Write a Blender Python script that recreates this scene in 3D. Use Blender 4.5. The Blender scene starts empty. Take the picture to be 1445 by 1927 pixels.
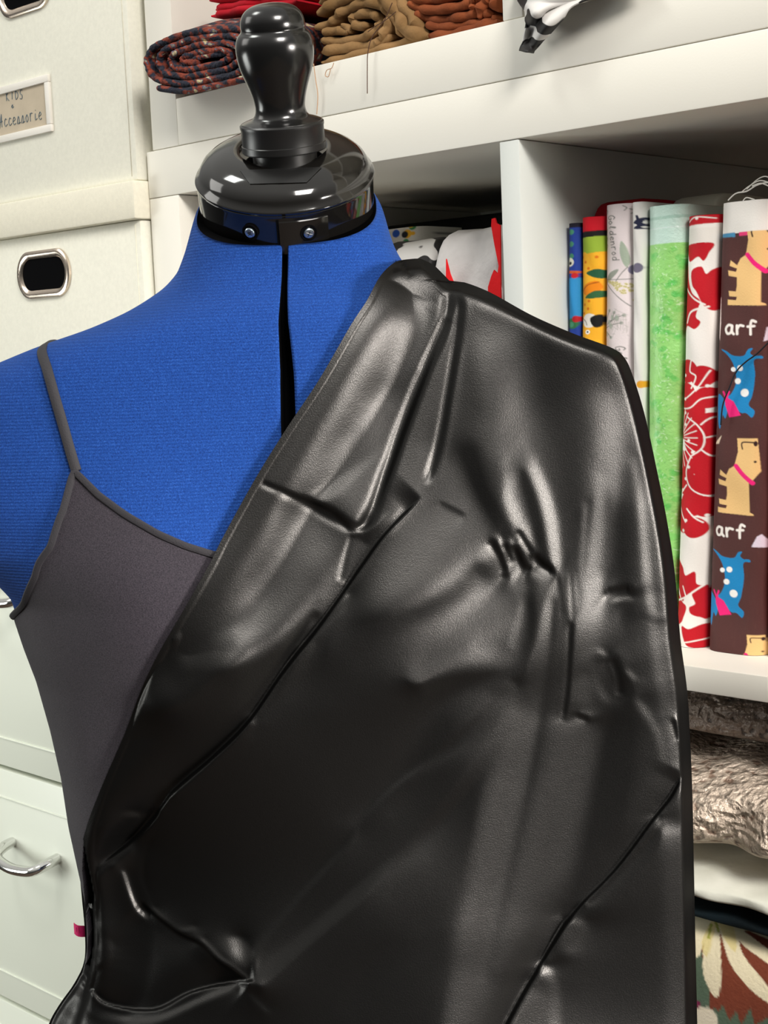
import bpy, bmesh, math, random
import numpy as np
from mathutils import Vector, Matrix
random.seed(7); np.random.seed(7)
COL = bpy.context.scene.collection

# ------------------------------------------------------------------ camera
IW, IH = 1445., 1927.
CAM = np.array([0.6039509, -0.76142348, -0.13087794])
YAW, PITCH, ROLL, F = -0.75883285, -0.11417383, -0.04215756, 2707.9
def _axes():
    f = np.array([math.sin(YAW)*math.cos(PITCH), math.cos(YAW)*math.cos(PITCH), math.sin(PITCH)])
    r = np.array([math.cos(YAW), -math.sin(YAW), 0.]); u = np.cross(r, f)
    return r*math.cos(ROLL)+u*math.sin(ROLL), -r*math.sin(ROLL)+u*math.cos(ROLL), f
RX, UX, FX = _axes()
cam_d = bpy.data.cameras.new('camera'); cam = bpy.data.objects.new('camera', cam_d); COL.objects.link(cam)
cam.matrix_world = Matrix(((RX[0], UX[0], -FX[0], CAM[0]), (RX[1], UX[1], -FX[1], CAM[1]), (RX[2], UX[2], -FX[2], CAM[2]), (0, 0, 0, 1)))
cam_d.sensor_fit = 'HORIZONTAL'; cam_d.sensor_width = 36.; cam_d.lens = F/IW*36.; cam_d.clip_start = .02
bpy.context.scene.camera = cam

def ray(x, y):
    x = np.asarray(x, float)[..., None]; y = np.asarray(y, float)[..., None]
    return (x-IW/2)/F*RX-(y-IH/2)/F*UX+FX
def hit(x, y, ax, v):
    """measured place on the wall-aligned plane axis=v"""
    d = ray(x, y); t = (v-CAM[ax])/d[..., ax]
    return CAM+d*t[..., None]
# ---- local frame of the dress form (x right, z up, p towards the front)
RH = np.array([math.cos(YAW), -math.sin(YAW), 0.]); FH = np.array([math.sin(YAW), math.cos(YAW), 0.]); ZZ = np.array([0, 0, 1.])
D0 = .79
def ray_local(px, py, p):
    d = ray(px, py); t = (D0-np.asarray(p, float))/(d@FH)
    w = CAM+d*t[..., None]; return w
_o = ray_local(535, 1000, 0.)
ORG = _o.copy()
def to_local(w): q = w-ORG; return q@RH, q[..., 2], -(q@FH)
def to_world(x, z, p):
    x = np.asarray(x, float)[..., None]; z = np.asarray(z, float)[..., None]; p = np.asarray(p, float)[..., None]
    return ORG+x*RH+z*ZZ-p*FH
def loc(px, py, p=0.):
    x, z, _ = to_local(ray_local(px, py, p)); return x, z
PXM = D0/F

# ------------------------------------------------------------------ helpers
def tag(o, label=None, cat=None, group=None, kind=None):
    if label: o['label'] = label
    if cat: o['category'] = cat
    if group: o['group'] = group
    if kind: o['kind'] = kind
    return o
def empty(name, at=(0, 0, 0), parent=None):
    o = bpy.data.objects.new(name, None); o.empty_display_size = .02; COL.objects.link(o)
    o.location = Vector([float(v) for v in at]); o.parent = parent
    return o
def link_mesh(name, me, mats, parent=None, smooth=True):
    if not isinstance(mats, (list, tuple)): mats = [mats]
    for m in mats: me.materials.append(m)
    if smooth: me.polygons.foreach_set('use_smooth', [True]*len(me.polygons))
    o = bpy.data.objects.new(name, me); COL.objects.link(o)
    if parent is not None:
        o.parent = parent
        par = parent; off = Vector((0, 0, 0))
        while par is not None: off += par.location; par = par.parent
        o.location = -off
    return o
def mesh_from(name, verts, faces, mats, parent=None, smooth=True, matidx=None, colors=None):
    me = bpy.data.meshes.new(name); me.from_pydata([tuple(map(float, v)) for v in verts], [], [tuple(map(int, f)) for f in faces])
    if matidx is not None: me.polygons.foreach_set('material_index', list(map(int, matidx)))
    if colors is not None:
        a = me.color_attributes.new('Col', 'FLOAT_COLOR', 'POINT')
        c = np.ones((len(verts), 4)); c[:, :3] = colors; a.data.foreach_set('color', c.ravel())
    me.update()
    return link_mesh(name, me, mats, parent, smooth)
def grid_faces(nr, nc, wrap=False):
    f = []
    for i in range(nr-1):
        for j in range(nc-1 if not wrap else nc):
            k = (j+1) % nc
            f.append((i*nc+j, i*nc+k, (i+1)*nc+k, (i+1)*nc+j))
    return f
class MB:
    """collects simple shaped pieces for ONE part"""
    def __init__(s): s.bm = bmesh.new()
    def box(s, x0, x1, y0, y1, z0, z1, bev=0., mi=0, seg=2):
        r = bmesh.ops.create_cube(s.bm, size=1.)
        for v in r['verts']:
            v.co = Vector(((x0+x1)/2+v.co.x*(x1-x0), (y0+y1)/2+v.co.y*(y1-y0), (z0+z1)/2+v.co.z*(z1-z0)))
        fs = set(f for v in r['verts'] for f in v.link_faces)
        for f in fs: f.material_index = mi
        if bev > 0:
            es = list(set(e for v in r['verts'] for e in v.link_edges))
            bmesh.ops.bevel(s.bm, geom=es, offset=bev, segments=seg, affect='EDGES', profile=.5)
        return s
    def add(s, verts, faces, mi=0):
        vs = [s.bm.verts.new(tuple(map(float, v))) for v in verts]
        for f in faces:
            try:
                q = s.bm.faces.new([vs[i] for i in f]); q.material_index = mi
            except ValueError: pass
        return s
    def tube(s, pts, rad, n=8, mi=0, up=None, flat=1.):
        pts = np.array(pts, float); N = len(pts)
        rad = np.full(N, rad) if np.isscalar(rad) else np.array(rad, float)
        T = np.gradient(pts, axis=0); T /= np.linalg.norm(T, axis=1)[:, None]+1e-12
        upv = np.array(up if up is not None else (0, 0, 1.), float)
        vs = []; prev = None
        for i in range(N):
            if up is None and prev is not None: a = prev-T[i]*(prev@T[i])
            else: a = upv-T[i]*(upv@T[i])
            if np.linalg.norm(a) < 1e-6: a = np.cross(T[i], (1, 0, 0))
            a /= np.linalg.norm(a); prev = a; b = np.cross(T[i], a)
            for k in range(n):
                t = 2*math.pi*k/n; vs.append(pts[i]+rad[i]*(a*math.cos(t)*flat+b*math.sin(t)))
        f = grid_faces(N, n, True); f.append(tuple(range(n))[::-1]); f.append(tuple((N-1)*n+k for k in range(n)))
        return s.add(vs, f, mi)
    def lathe(s, prof, o, ax, n=64, mi=0, cap=True):
        o = np.array(o, float); ax = np.array(ax, float); ax /= np.linalg.norm(ax)
        a = np.cross(ax, (.3, .8, .1)); a /= np.linalg.norm(a); b = np.cross(ax, a)
        vs = []
        for r, h in prof:
            for k in range(n):
                t = 2*math.pi*k/n; vs.append(o+ax*h+r*(a*math.cos(t)+b*math.sin(t)))
        f = grid_faces(len(prof), n, True)
        if cap: f.append(tuple(range(n))[::-1]); f.append(tuple((len(prof)-1)*n+k for k in range(n)))
        return s.add(vs, f, mi)
    def build(s, name, mats, parent=None, smooth=True, auto=True):
        me = bpy.data.meshes.new(name)
        bmesh.ops.recalc_face_normals(s.bm, faces=s.bm.faces)
        if smooth and auto:
            for e in s.bm.edges:
                if len(e.link_faces) == 2 and e.calc_face_angle(0) > math.radians(38): e.smooth = False
        s.bm.to_mesh(me); s.bm.free()
        return link_mesh(name, me, mats, parent, smooth)

def srgb(r, g, b):
    f = lambda c: (c/255/12.92 if c/255 <= .04045 else ((c/255+.055)/1.055)**2.4)
    return (f(r), f(g), f(b))
class NT:
    def __init__(s, name):
        s.m = bpy.data.materials.new(name); s.m.use_nodes = True; s.t = s.m.node_tree
        s.b = s.t.nodes['Principled BSDF']; s.o = s.t.nodes['Material Output']
    def n(s, ty, **k):
        q = s.t.nodes.new(ty)
        for a, v in k.items():
            if a.startswith('i_'): q.inputs[a[2:].replace('_', ' ')].default_value = v
            else: setattr(q, a, v)
        return q
    def l(s, a, b): s.t.links.new(a, b)
    def ramp(s, fac, stops, interp='LINEAR'):
        r = s.n('ShaderNodeValToRGB'); r.color_ramp.interpolation = interp
        while len(r.color_ramp.elements) < len(stops): r.color_ramp.elements.new(.5)
        for e, (p, c) in zip(r.color_ramp.elements, stops): e.position = p; e.color = tuple(c)+(1,)
        s.l(fac, r.inputs[0]); return r.outputs[0]
    def bump(s, h, st, dist=.001):
        b = s.n('ShaderNodeBump'); b.inputs['Strength'].default_value = st; b.inputs['Distance'].default_value = dist
        s.l(h, b.inputs['Height']); s.l(b.outputs[0], s.b.inputs['Normal']); return b
    def coord(s): return s.n('ShaderNodeNewGeometry').outputs['Position']
    def noise(s, sc, det=2., rough=.5, vec=None, dist=0.):
        q = s.n('ShaderNodeTexNoise'); q.inputs['Scale'].default_value = sc; q.inputs['Detail'].default_value = det
        q.inputs['Roughness'].default_value = rough; q.inputs['Distortion'].default_value = dist
        s.l(vec if vec is not None else s.coord(), q.inputs['Vector']); return q.outputs[0]
def basic(name, c, rough=.5, metal=0., spec=.5, noise=0., nsc=60, bump=0., bsc=400, coat=0.):
    q = NT(name); q.b.inputs['Base Color'].default_value = tuple(c)+(1,); q.b.inputs['Roughness'].default_value = rough
    q.b.inputs['Metallic'].default_value = metal; q.b.inputs['Specular IOR Level'].default_value = spec
    q.b.inputs['Coat Weight'].default_value = coat; q.b.inputs['Coat Roughness'].default_value = .05
    if noise:
        lo = tuple(v*(1-noise) for v in c); hi = tuple(min(1, v*(1+noise)) for v in c)
        q.l(q.ramp(q.noise(nsc, 3), [(.3, lo), (.7, hi)]), q.b.inputs['Base Color'])
    if bump: q.bump(q.noise(bsc, 2), bump, .0005)
    return q.m
def vcol(name, rough=.75, bump=.3, bsc=900, spec=.3):
    q = NT(name); a = q.n('ShaderNodeVertexColor', layer_name='Col'); q.l(a.outputs[0], q.b.inputs['Base Color'])
    q.b.inputs['Roughness'].default_value = rough; q.b.inputs['Specular IOR Level'].default_value = spec
    if bump: q.bump(q.noise(bsc, 2), bump, .0004)
    return q.m

M = {}
M['shelf'] = basic('white_melamine', srgb(233, 229, 218), .45, bump=.08, bsc=700, spec=.35)
M['shelf_shaded'] = basic('shaded_white_melamine', srgb(205, 208, 203), .5, bump=.08, bsc=700, spec=.35)  # same white melamine, with the cubby shade on the dividers put into its colour
M['box'] = basic('cream_canvas', srgb(228, 226, 212), .8, noise=.03, nsc=300, bump=.25, bsc=1500, spec=.25)
M['box_lid'] = basic('cream_canvas_lid', srgb(226, 221, 203), .8, noise=.03, nsc=300, bump=.25, bsc=1500, spec=.25)
M['drawer'] = basic('white_lacquer', srgb(226, 230, 216), .4, bump=.05, bsc=300, spec=.4)
M['gap'] = basic('dark_gap', (.002, .002, .0025), .95, spec=.04)
M['nickel'] = basic('nickel', srgb(215, 200, 185), .22, metal=1.)
M['chrome'] = basic('chrome', srgb(225, 225, 222), .12, metal=1.)
M['screw'] = basic('zinc_screw', srgb(190, 205, 215), .3, metal=1.)
M['plastic'] = basic('black_gloss_plastic', (.006, .0055, .005), .09, spec=.75)
M['plastic_knob'] = basic('black_plastic_knob', (.006, .006, .006), .2, spec=.6)
M['plastic_matte'] = basic('black_satin_plastic', (.008, .008, .008), .33, spec=.5)
M['card'] = basic('tan_card', srgb(186, 172, 150), .8, noise=.05, nsc=80)
M['ink'] = basic('blue_grey_ink', srgb(92, 110, 120), .8)
M['frame_pl'] = basic('white_vinyl', srgb(226, 221, 212), .5, bump=.2, bsc=900)
M['wall'] = basic('wall_paint', srgb(225, 228, 222), .9, noise=.02, nsc=10)
M['floor'] = basic('floor_wood', srgb(74, 58, 46), .6, noise=.15, nsc=12)
M['pink'] = basic('pink_tag', srgb(214, 38, 108), .6, bump=.1)

# blue rib knit
q = NT('blue_rib_knit'); pos = q.coord()
w = q.n('ShaderNodeTexWave', wave_type='BANDS', bands_direction='Z'); w.inputs['Scale'].default_value = 185; w.inputs['Distortion'].default_value = 1.2
w.inputs['Detail'].default_value = 2; w.inputs['Detail Scale'].default_value = .25; q.l(pos, w.inputs['Vector'])
nz = q.noise(1500, 3); mixh = q.n('ShaderNodeMath', operation='MULTIPLY_ADD'); q.l(nz, mixh.inputs[0]); mixh.inputs[1].default_value = 1.3; q.l(w.outputs['Fac'], mixh.inputs[2])
nbig = q.noise(9, 3)
cm = q.n('ShaderNodeMath', operation='MULTIPLY_ADD'); q.l(w.outputs['Fac'], cm.inputs[0]); cm.inputs[1].default_value = .10; q.l(nz, cm.inputs[2])
q.l(q.ramp(cm.outputs[0], [(.3, srgb(10, 38, 95)), (.6, srgb(20, 59, 127)), (.9, srgb(44, 86, 157))]), q.b.inputs['Base Color'])
q.b.inputs['Roughness'].default_value = .85; q.b.inputs['Specular IOR Level'].default_value = .15
q.b.inputs['Sheen Weight'].default_value = .12; q.b.inputs['Sheen Tint'].default_value = (.2, .4, 1, 1)
q.bump(mixh.outputs[0], .35, .0005); M['blue'] = q.m
# camisole knit
q = NT('charcoal_jersey'); q.l(q.ramp(q.noise(1600, 3), [(.3, srgb(30, 27, 33)), (.7, srgb(56, 51, 58))]), q.b.inputs['Base Color'])
q.b.inputs['Roughness'].default_value = .8; q.b.inputs['Specular IOR Level'].default_value = .2; q.b.inputs['Sheen Weight'].default_value = .1
q.bump(q.noise(1500, 2), .3, .0004); M['cami'] = q.m
M['cami_trim'] = basic('charcoal_elastic', srgb(30, 28, 33), .75, bump=.5, bsc=1200)
# satin
q = NT('black_satin'); q.b.inputs['Base Color'].default_value = (.0022, .0022, .0022, 1)
q.b.inputs['Specular IOR Level'].default_value = .42; q.b.inputs['Specular Tint'].default_value = (1, .96, .92, 1)
q.l(q.ramp(q.noise(1400, 2), [(.2, (.36,)*3), (.8, (.45,)*3)]), q.b.inputs['Roughness'])
n3 = q.n('ShaderNodeMath', operation='MULTIPLY_ADD'); q.l(q.noise(140, 3, .5), n3.inputs[0]); n3.inputs[1].default_value = .6; q.l(q.noise(1500, 2), n3.inputs[2])
bmp = q.bump(n3.outputs[0], .30, .0003); gl = q.n('ShaderNodeBsdfGlossy'); gl.distribution = 'GGX'; gl.inputs['Color'].default_value = (.030, .0292, .0283, 1)
q.l(q.ramp(q.noise(1400, 2), [(.2, (.31,)*3), (.8, (.39,)*3)]), gl.inputs['Roughness']); q.l(bmp.outputs[0], gl.inputs['Normal'])
df = q.n('ShaderNodeBsdfDiffuse'); df.inputs['Color'].default_value = (.0022, .0022, .0022, 1); ad_ = q.n('ShaderNodeAddShader'); q.l(gl.outputs[0], ad_.inputs[0]); q.l(df.outputs[0], ad_.inputs[1]); q.l(ad_.outputs[0], q.o.inputs['Surface']); M['satin'] = q.m

# ------------------------------------------------------------------ painter (pattern colour of printed cloth, per vertex)
class Canvas:
    def __init__(s, x0, x1, y0, y1, col, res=1.):
        s.x0, s.y0, s.res = x0, y0, res
        s.W = int((x1-x0)/res)+1; s.H = int((y1-y0)/res)+1
        s.c = np.ones((s.H, s.W, 3))*np.array(srgb(*col))
        s.X, s.Y = np.meshgrid(x0+np.arange(s.W)*res, y0+np.arange(s.H)*res)
    def _win(s, a, b, c, d):
        i0 = max(0, int((c-s.y0)/s.res)-2); i1 = min(s.H, int((d-s.y0)/s.res)+3); j0 = max(0, int((a-s.x0)/s.res)-2); j1 = min(s.W, int((b-s.x0)/s.res)+3)
        return slice(i0, max(i0, i1)), slice(j0, max(j0, j1))
    def _put(s, w, sl, col):
        w = w[..., None]; s.c[sl] = s.c[sl]*(1-w)+np.array(srgb(*col))*w
    def poly(s, pts, col, a=1.):
        pts = np.array(pts, float); sl = s._win(pts[:, 0].min(), pts[:, 0].max(), pts[:, 1].min(), pts[:, 1].max())
        X, Y = s.X[sl], s.Y[sl]
        if X.size == 0: return s
        acc = np.zeros(X.shape)
        for dx, dy in ((-.25, -.25), (.25, -.25), (-.25, .25), (.25, .25)):
            ins = np.zeros(X.shape, bool); xx = X+dx*s.res; yy = Y+dy*s.res; n = len(pts)
            for i in range(n):
                (xa, ya), (xb, yb) = pts[i], pts[(i+1) % n]
                if ya == yb: continue
                ins ^= ((ya > yy) != (yb > yy)) & (xx < (xb-xa)*(yy-ya)/(yb-ya)+xa)
            acc += ins*.25
        s._put(acc*a, sl, col); return s
    def smooth(s, pts, col, a=1., n=6):
        return s.poly(crom(pts, n, True), col, a)
    def stroke(s, pts, w, col, a=1., curve=True):
        pts = crom(pts, 6, False) if curve and len(pts) > 2 else np.array(pts, float)
        wm = np.max(w); sl = s._win(pts[:, 0].min()-wm, pts[:, 0].max()+wm, pts[:, 1].min()-wm, pts[:, 1].max()+wm)
        X, Y = s.X[sl], s.Y[sl]
        if X.size == 0: return s
        d = seg_dist(X, Y, pts); s._put(np.clip((w/2-d)/s.res+.5, 0, 1)*a, sl, col); return s
    def dot(s, x, y, r, col, ry=None, a=1.):
        ry = ry or r; sl = s._win(x-r, x+r, y-ry, y+ry); X, Y = s.X[sl], s.Y[sl]
        if X.size == 0: return s
        d = np.sqrt(((X-x)/r)**2+((Y-y)/ry)**2); s._put(np.clip((1-d)*min(r, ry)/s.res+.5, 0, 1)*a, sl, col); return s
    def sample(s, x, y):
        fx = np.clip((x-s.x0)/s.res, 0, s.W-1.001); fy = np.clip((y-s.y0)/s.res, 0, s.H-1.001)
        j = fx.astype(int); i = fy.astype(int); a = (fx-j)[..., None]; b = (fy-i)[..., None]
        j1 = np.minimum(j+1, s.W-1); i1 = np.minimum(i+1, s.H-1)
        return (s.c[i, j]*(1-a)+s.c[i, j1]*a)*(1-b)+(s.c[i1, j]*(1-a)+s.c[i1, j1]*a)*b
def crom(pts, n=6, closed=False):
    P = np.array(pts, float); N = len(P); out = []
    for i in range(N if closed else N-1):
        if closed: a, b, c, d = P[i-1], P[i], P[(i+1) % N], P[(i+2) % N]
        else: a, b, c, d = P[max(i-1, 0)], P[i], P[i+1], P[min(i+2, N-1)]
        for k in range(n):
            t = k/n; out.append(.5*((2*b)+(c-a)*t+(2*a-5*b+4*c-d)*t*t+(3*b-a-3*c+d)*t**3))
    if not closed: out.append(P[-1])
    return np.array(out)
def seg_dist(X, Y, pts, want_t=False):
    D = np.full(X.shape, 1e9); Tt = np.zeros(X.shape)
    if len(pts) == 1:
        D = np.hypot(X-pts[0][0], Y-pts[0][1]); return (D, Tt) if want_t else D
    for i in range(len(pts)-1):
        ax, ay = pts[i][0], pts[i][1]; bx, by = pts[i+1][0]-ax, pts[i+1][1]-ay; L = bx*bx+by*by+1e-9
        t = np.clip(((X-ax)*bx+(Y-ay)*by)/L, 0, 1); d = np.hypot(X-ax-t*bx, Y-ay-t*by)
        m = d < D; D = np.where(m, d, D); Tt = np.where(m, i+t, Tt)
    return (D, Tt) if want_t else D
# stroke letters in a unit box (y down), for written and printed words
GL = {
 'a': [[(.8,.35),(.4,.3),(.1,.6),(.3,.95),(.7,.85),(.82,.4),(.8,.8),(1,1)]], 'r': [[(.15,.35),(.2,1)], [(.2,.6),(.45,.35),(.85,.4)]],
 'f': [[(.95,.1),(.6,0),(.45,.35),(.45,1.05)], [(.15,.45),(.8,.42)]], 'G': [[(.9,.15),(.5,0),(.1,.4),(.2,.9),(.6,1),(.9,.8),(.9,.55),(.55,.58)]],
 'o': [[(.5,.4),(.15,.65),(.4,1),(.8,.75),(.5,.4)]], 'l': [[(.2,.7),(.6,.1),(.4,0),(.3,.5),(.45,1)]], 'd': [[(.8,.5),(.4,.4),(.1,.75),(.4,1),(.75,.75),(.85,0),(.8,1)]],
 'e': [[(.15,.75),(.8,.6),(.5,.4),(.15,.75),(.5,1),(.9,.9)]], 'n': [[(.1,.4),(.15,1)], [(.15,.65),(.5,.4),(.75,.6),(.85,1)]],
 'K': [[(.15,0),(.2,1)], [(.8,.05),(.2,.55),(.85,1)]], 'I': [[(.5,.15),(.5,.9)]], 'D': [[(.2,.1),(.25,.95),(.8,.7),(.75,.3),(.2,.1)]],
 'S': [[(.85,.1),(.4,.05),(.3,.4),(.75,.6),(.65,.95),(.15,.9)]], '4': [[(.6,.95),(.6,.05),(.2,.6),(.9,.6)]],
 'A': [[(0,1.1),(.3,.6),(.6,0),(.62,.5),(.65,1)], [(.15,.6),(.85,.55)]], 'c': [[(.85,.5),(.5,.4),(.2,.75),(.5,1),(1,.85)]],
 's': [[(.1,1),(.5,.4),(.75,.8),(.4,1),(1.05,.9)]], 'i': [[(.4,.45),(.4,.95),(.9,.85)], [(.45,.18),(.5,.22)]],
}
def word(txt, ox, oy, ux, uy, adv, h):
    """strokes of a word: ux = unit step along the line, uy = unit step down the letter"""
    ux = np.array(ux, float); uy = np.array(uy, float); res = []
    for k, ch in enumerate(txt):
        for st in GL[ch]:
            res.append([tuple(np.array((ox, oy))+ux*(k*adv+x*adv*.85)+uy*(y*h)) for x, y in st])
    return res

# ------------------------------------------------------------------ dress form body
def tab(rows, side):
    z = []; v = []
    for px, py in rows:
        x, zz = loc(px, py); z.append(float(zz)); v.append(float(x))
    o = np.argsort(z); return np.array(z)[o], np.array(v)[o]
TL = tab([(384, 398), (364, 422), (358, 440), (345, 485), (330, 522), (302, 550), (240, 587), (170, 620), (80, 652), (0, 685), (-55, 712), (-92, 760), (-105, 850), (-90, 950), (-50, 1030), (0, 1078), (34, 1112), (45, 1150), (62, 1200), (85, 1260), (110, 1350), (130, 1440), (143, 1530), (158, 1600), (176, 1680), (178, 1760), (166, 1850), (140, 1930), (90, 2050), (30, 2150), (10, 2300)], 0)
TR = tab([(690, 385), (708, 400), (722, 420), (735, 460), (748, 490), (775, 522), (830, 556), (900, 590), (980, 622), (1060, 660), (1100, 700), (1130, 770), (1130, 880), (1105, 990), (1070, 1060), (1030, 1110), (1000, 1170), (980, 1260), (955, 1350), (940, 1440), (922, 1530), (915, 1600), (915, 1680), (925, 1760), (945, 1850), (975, 1930), (1010, 2050), (1030, 2150), (1040, 2300)], 1)
def ztab(rows):
    z = [float(loc(535, py)[1]) for py, v in rows]; v = [v for py, v in rows]; o = np.argsort(z)
    return np.array(z)[o], np.array(v)[o]
PF = ztab([(380, .041), (410, .045), (470, .046), (540, .050), (620, .058), (760, .066), (900, .074), (1050, .080), (1200, .080), (1400, .074), (1600, .068), (1800, .074), (2000, .082), (2300, .09)])
PB = ztab([(380, .045), (470, .048), (560, .062), (700, .078), (900, .085), (1100, .080), (1400, .068), (1600, .062), (1800, .08), (2000, .1), (2300, .1)])
NE = 2.7
bx1, bz1 = loc(262, 1130, .08); bx2, bz2 = loc(820, 1110, .08)
def sm(a, b, x): t = np.clip((x-a)/(b-a), 0, 1); return t*t*(3-2*t)
def dense(tb, w=.006):
    z = np.linspace(tb[0][0], tb[0][-1], 2400); v = np.interp(z, *tb); dz = z[1]-z[0]; n = int(w/dz); k_ = np.hanning(2*n+3); k_ /= k_.sum()
    return z, np.convolve(np.pad(v, n+1, mode='edge'), k_, 'valid')
TLd, TRd, PFd, PBd = dense(TL, .005), dense(TR, .008), dense(PF, .035), dense(PB, .035)
def tors(z):
    l = np.interp(z, *TLd); r = np.interp(z, *TRd); return (l+r)/2, (r-l)/2, np.interp(z, *PFd), np.interp(z, *PBd)
GAPZ, GAPX = zip(*sorted([(float(loc(x, y, .07)[1]), float(loc(x, y, .07)[0])) for x, y in [(524, 400), (525, 480), (529, 600), (538, 700), (542, 800), (548, 900), (555, 1060)]]))
GWZ, GWV = zip(*sorted([(float(loc(530, y)[1]), w*PXM*.9) for y, w in [(400, 5.5), (480, 6), (600, 9), (720, 13), (800, 14), (1060, 14)]]))
def groove(x, z):
    d = np.abs(x-np.interp(z, GAPZ, GAPX)); w = np.interp(z, GWZ, GWV); g = 1-sm(w*.8, w*1.15, d)
    return g*sm(float(loc(535, 1060)[1])-.03, float(loc(535, 1060)[1]), z)
def front_p(x, z, bust=True, gap=False):
    xc, a, pf, pb = tors(z); t = np.clip(np.abs(x-xc)/a, 0, 1)
    p = pf*(1-t**NE)**(1/NE)
    e = (1-t**6)
    for cx, cz in ((bx1, bz1), (bx2, bz2)): p = p+.012*e*np.exp(-((x-cx)/.042)**2-((z-cz)/.048)**2)
    if gap: p = p-.016*groove(x, z)
    return p
def body_px(px, py, extra=0.):
    """place on the body front seen at a measured point"""
    p = np.zeros(np.shape(px))
    for _ in range(5):
        x, z = loc(px, py, p); p = front_p(x, z)+extra
    return x, z, p

# ------------------------------------------------------------------ satin drape
LP = [(790, 486), (765, 488), (742, 494), (715, 520), (690, 566), (660, 612), (600, 715), (540, 805), (482, 898), (420, 1010), (395, 1060), (350, 1140), (298, 1230), (265, 1300), (235, 1380), (200, 1460), (168, 1540), (152, 1600), (150, 1640), (154, 1690), (160, 1760), (158, 1810), (140, 1850), (112, 1890), (92, 1927), (75, 1990)]
RP = [(790, 486), (815, 498), (838, 520), (848, 529), (866, 529), (920, 549), (1000, 593), (1080, 628), (1150, 654), (1174, 672), (1190, 705), (1213, 780), (1235, 880), (1255, 980), (1270, 1080), (1280, 1200), (1293, 1300), (1299, 1400), (1303, 1500), (1305, 1600), (1308, 1750), (1312, 1927), (1314, 1990)]
GX0, GY0, GS = 40, 440, 3.
GXn, GYn = 440, 540
X, Y = np.meshgrid(GX0+np.arange(GXn)*GS, GY0+np.arange(GYn)*GS)
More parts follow.
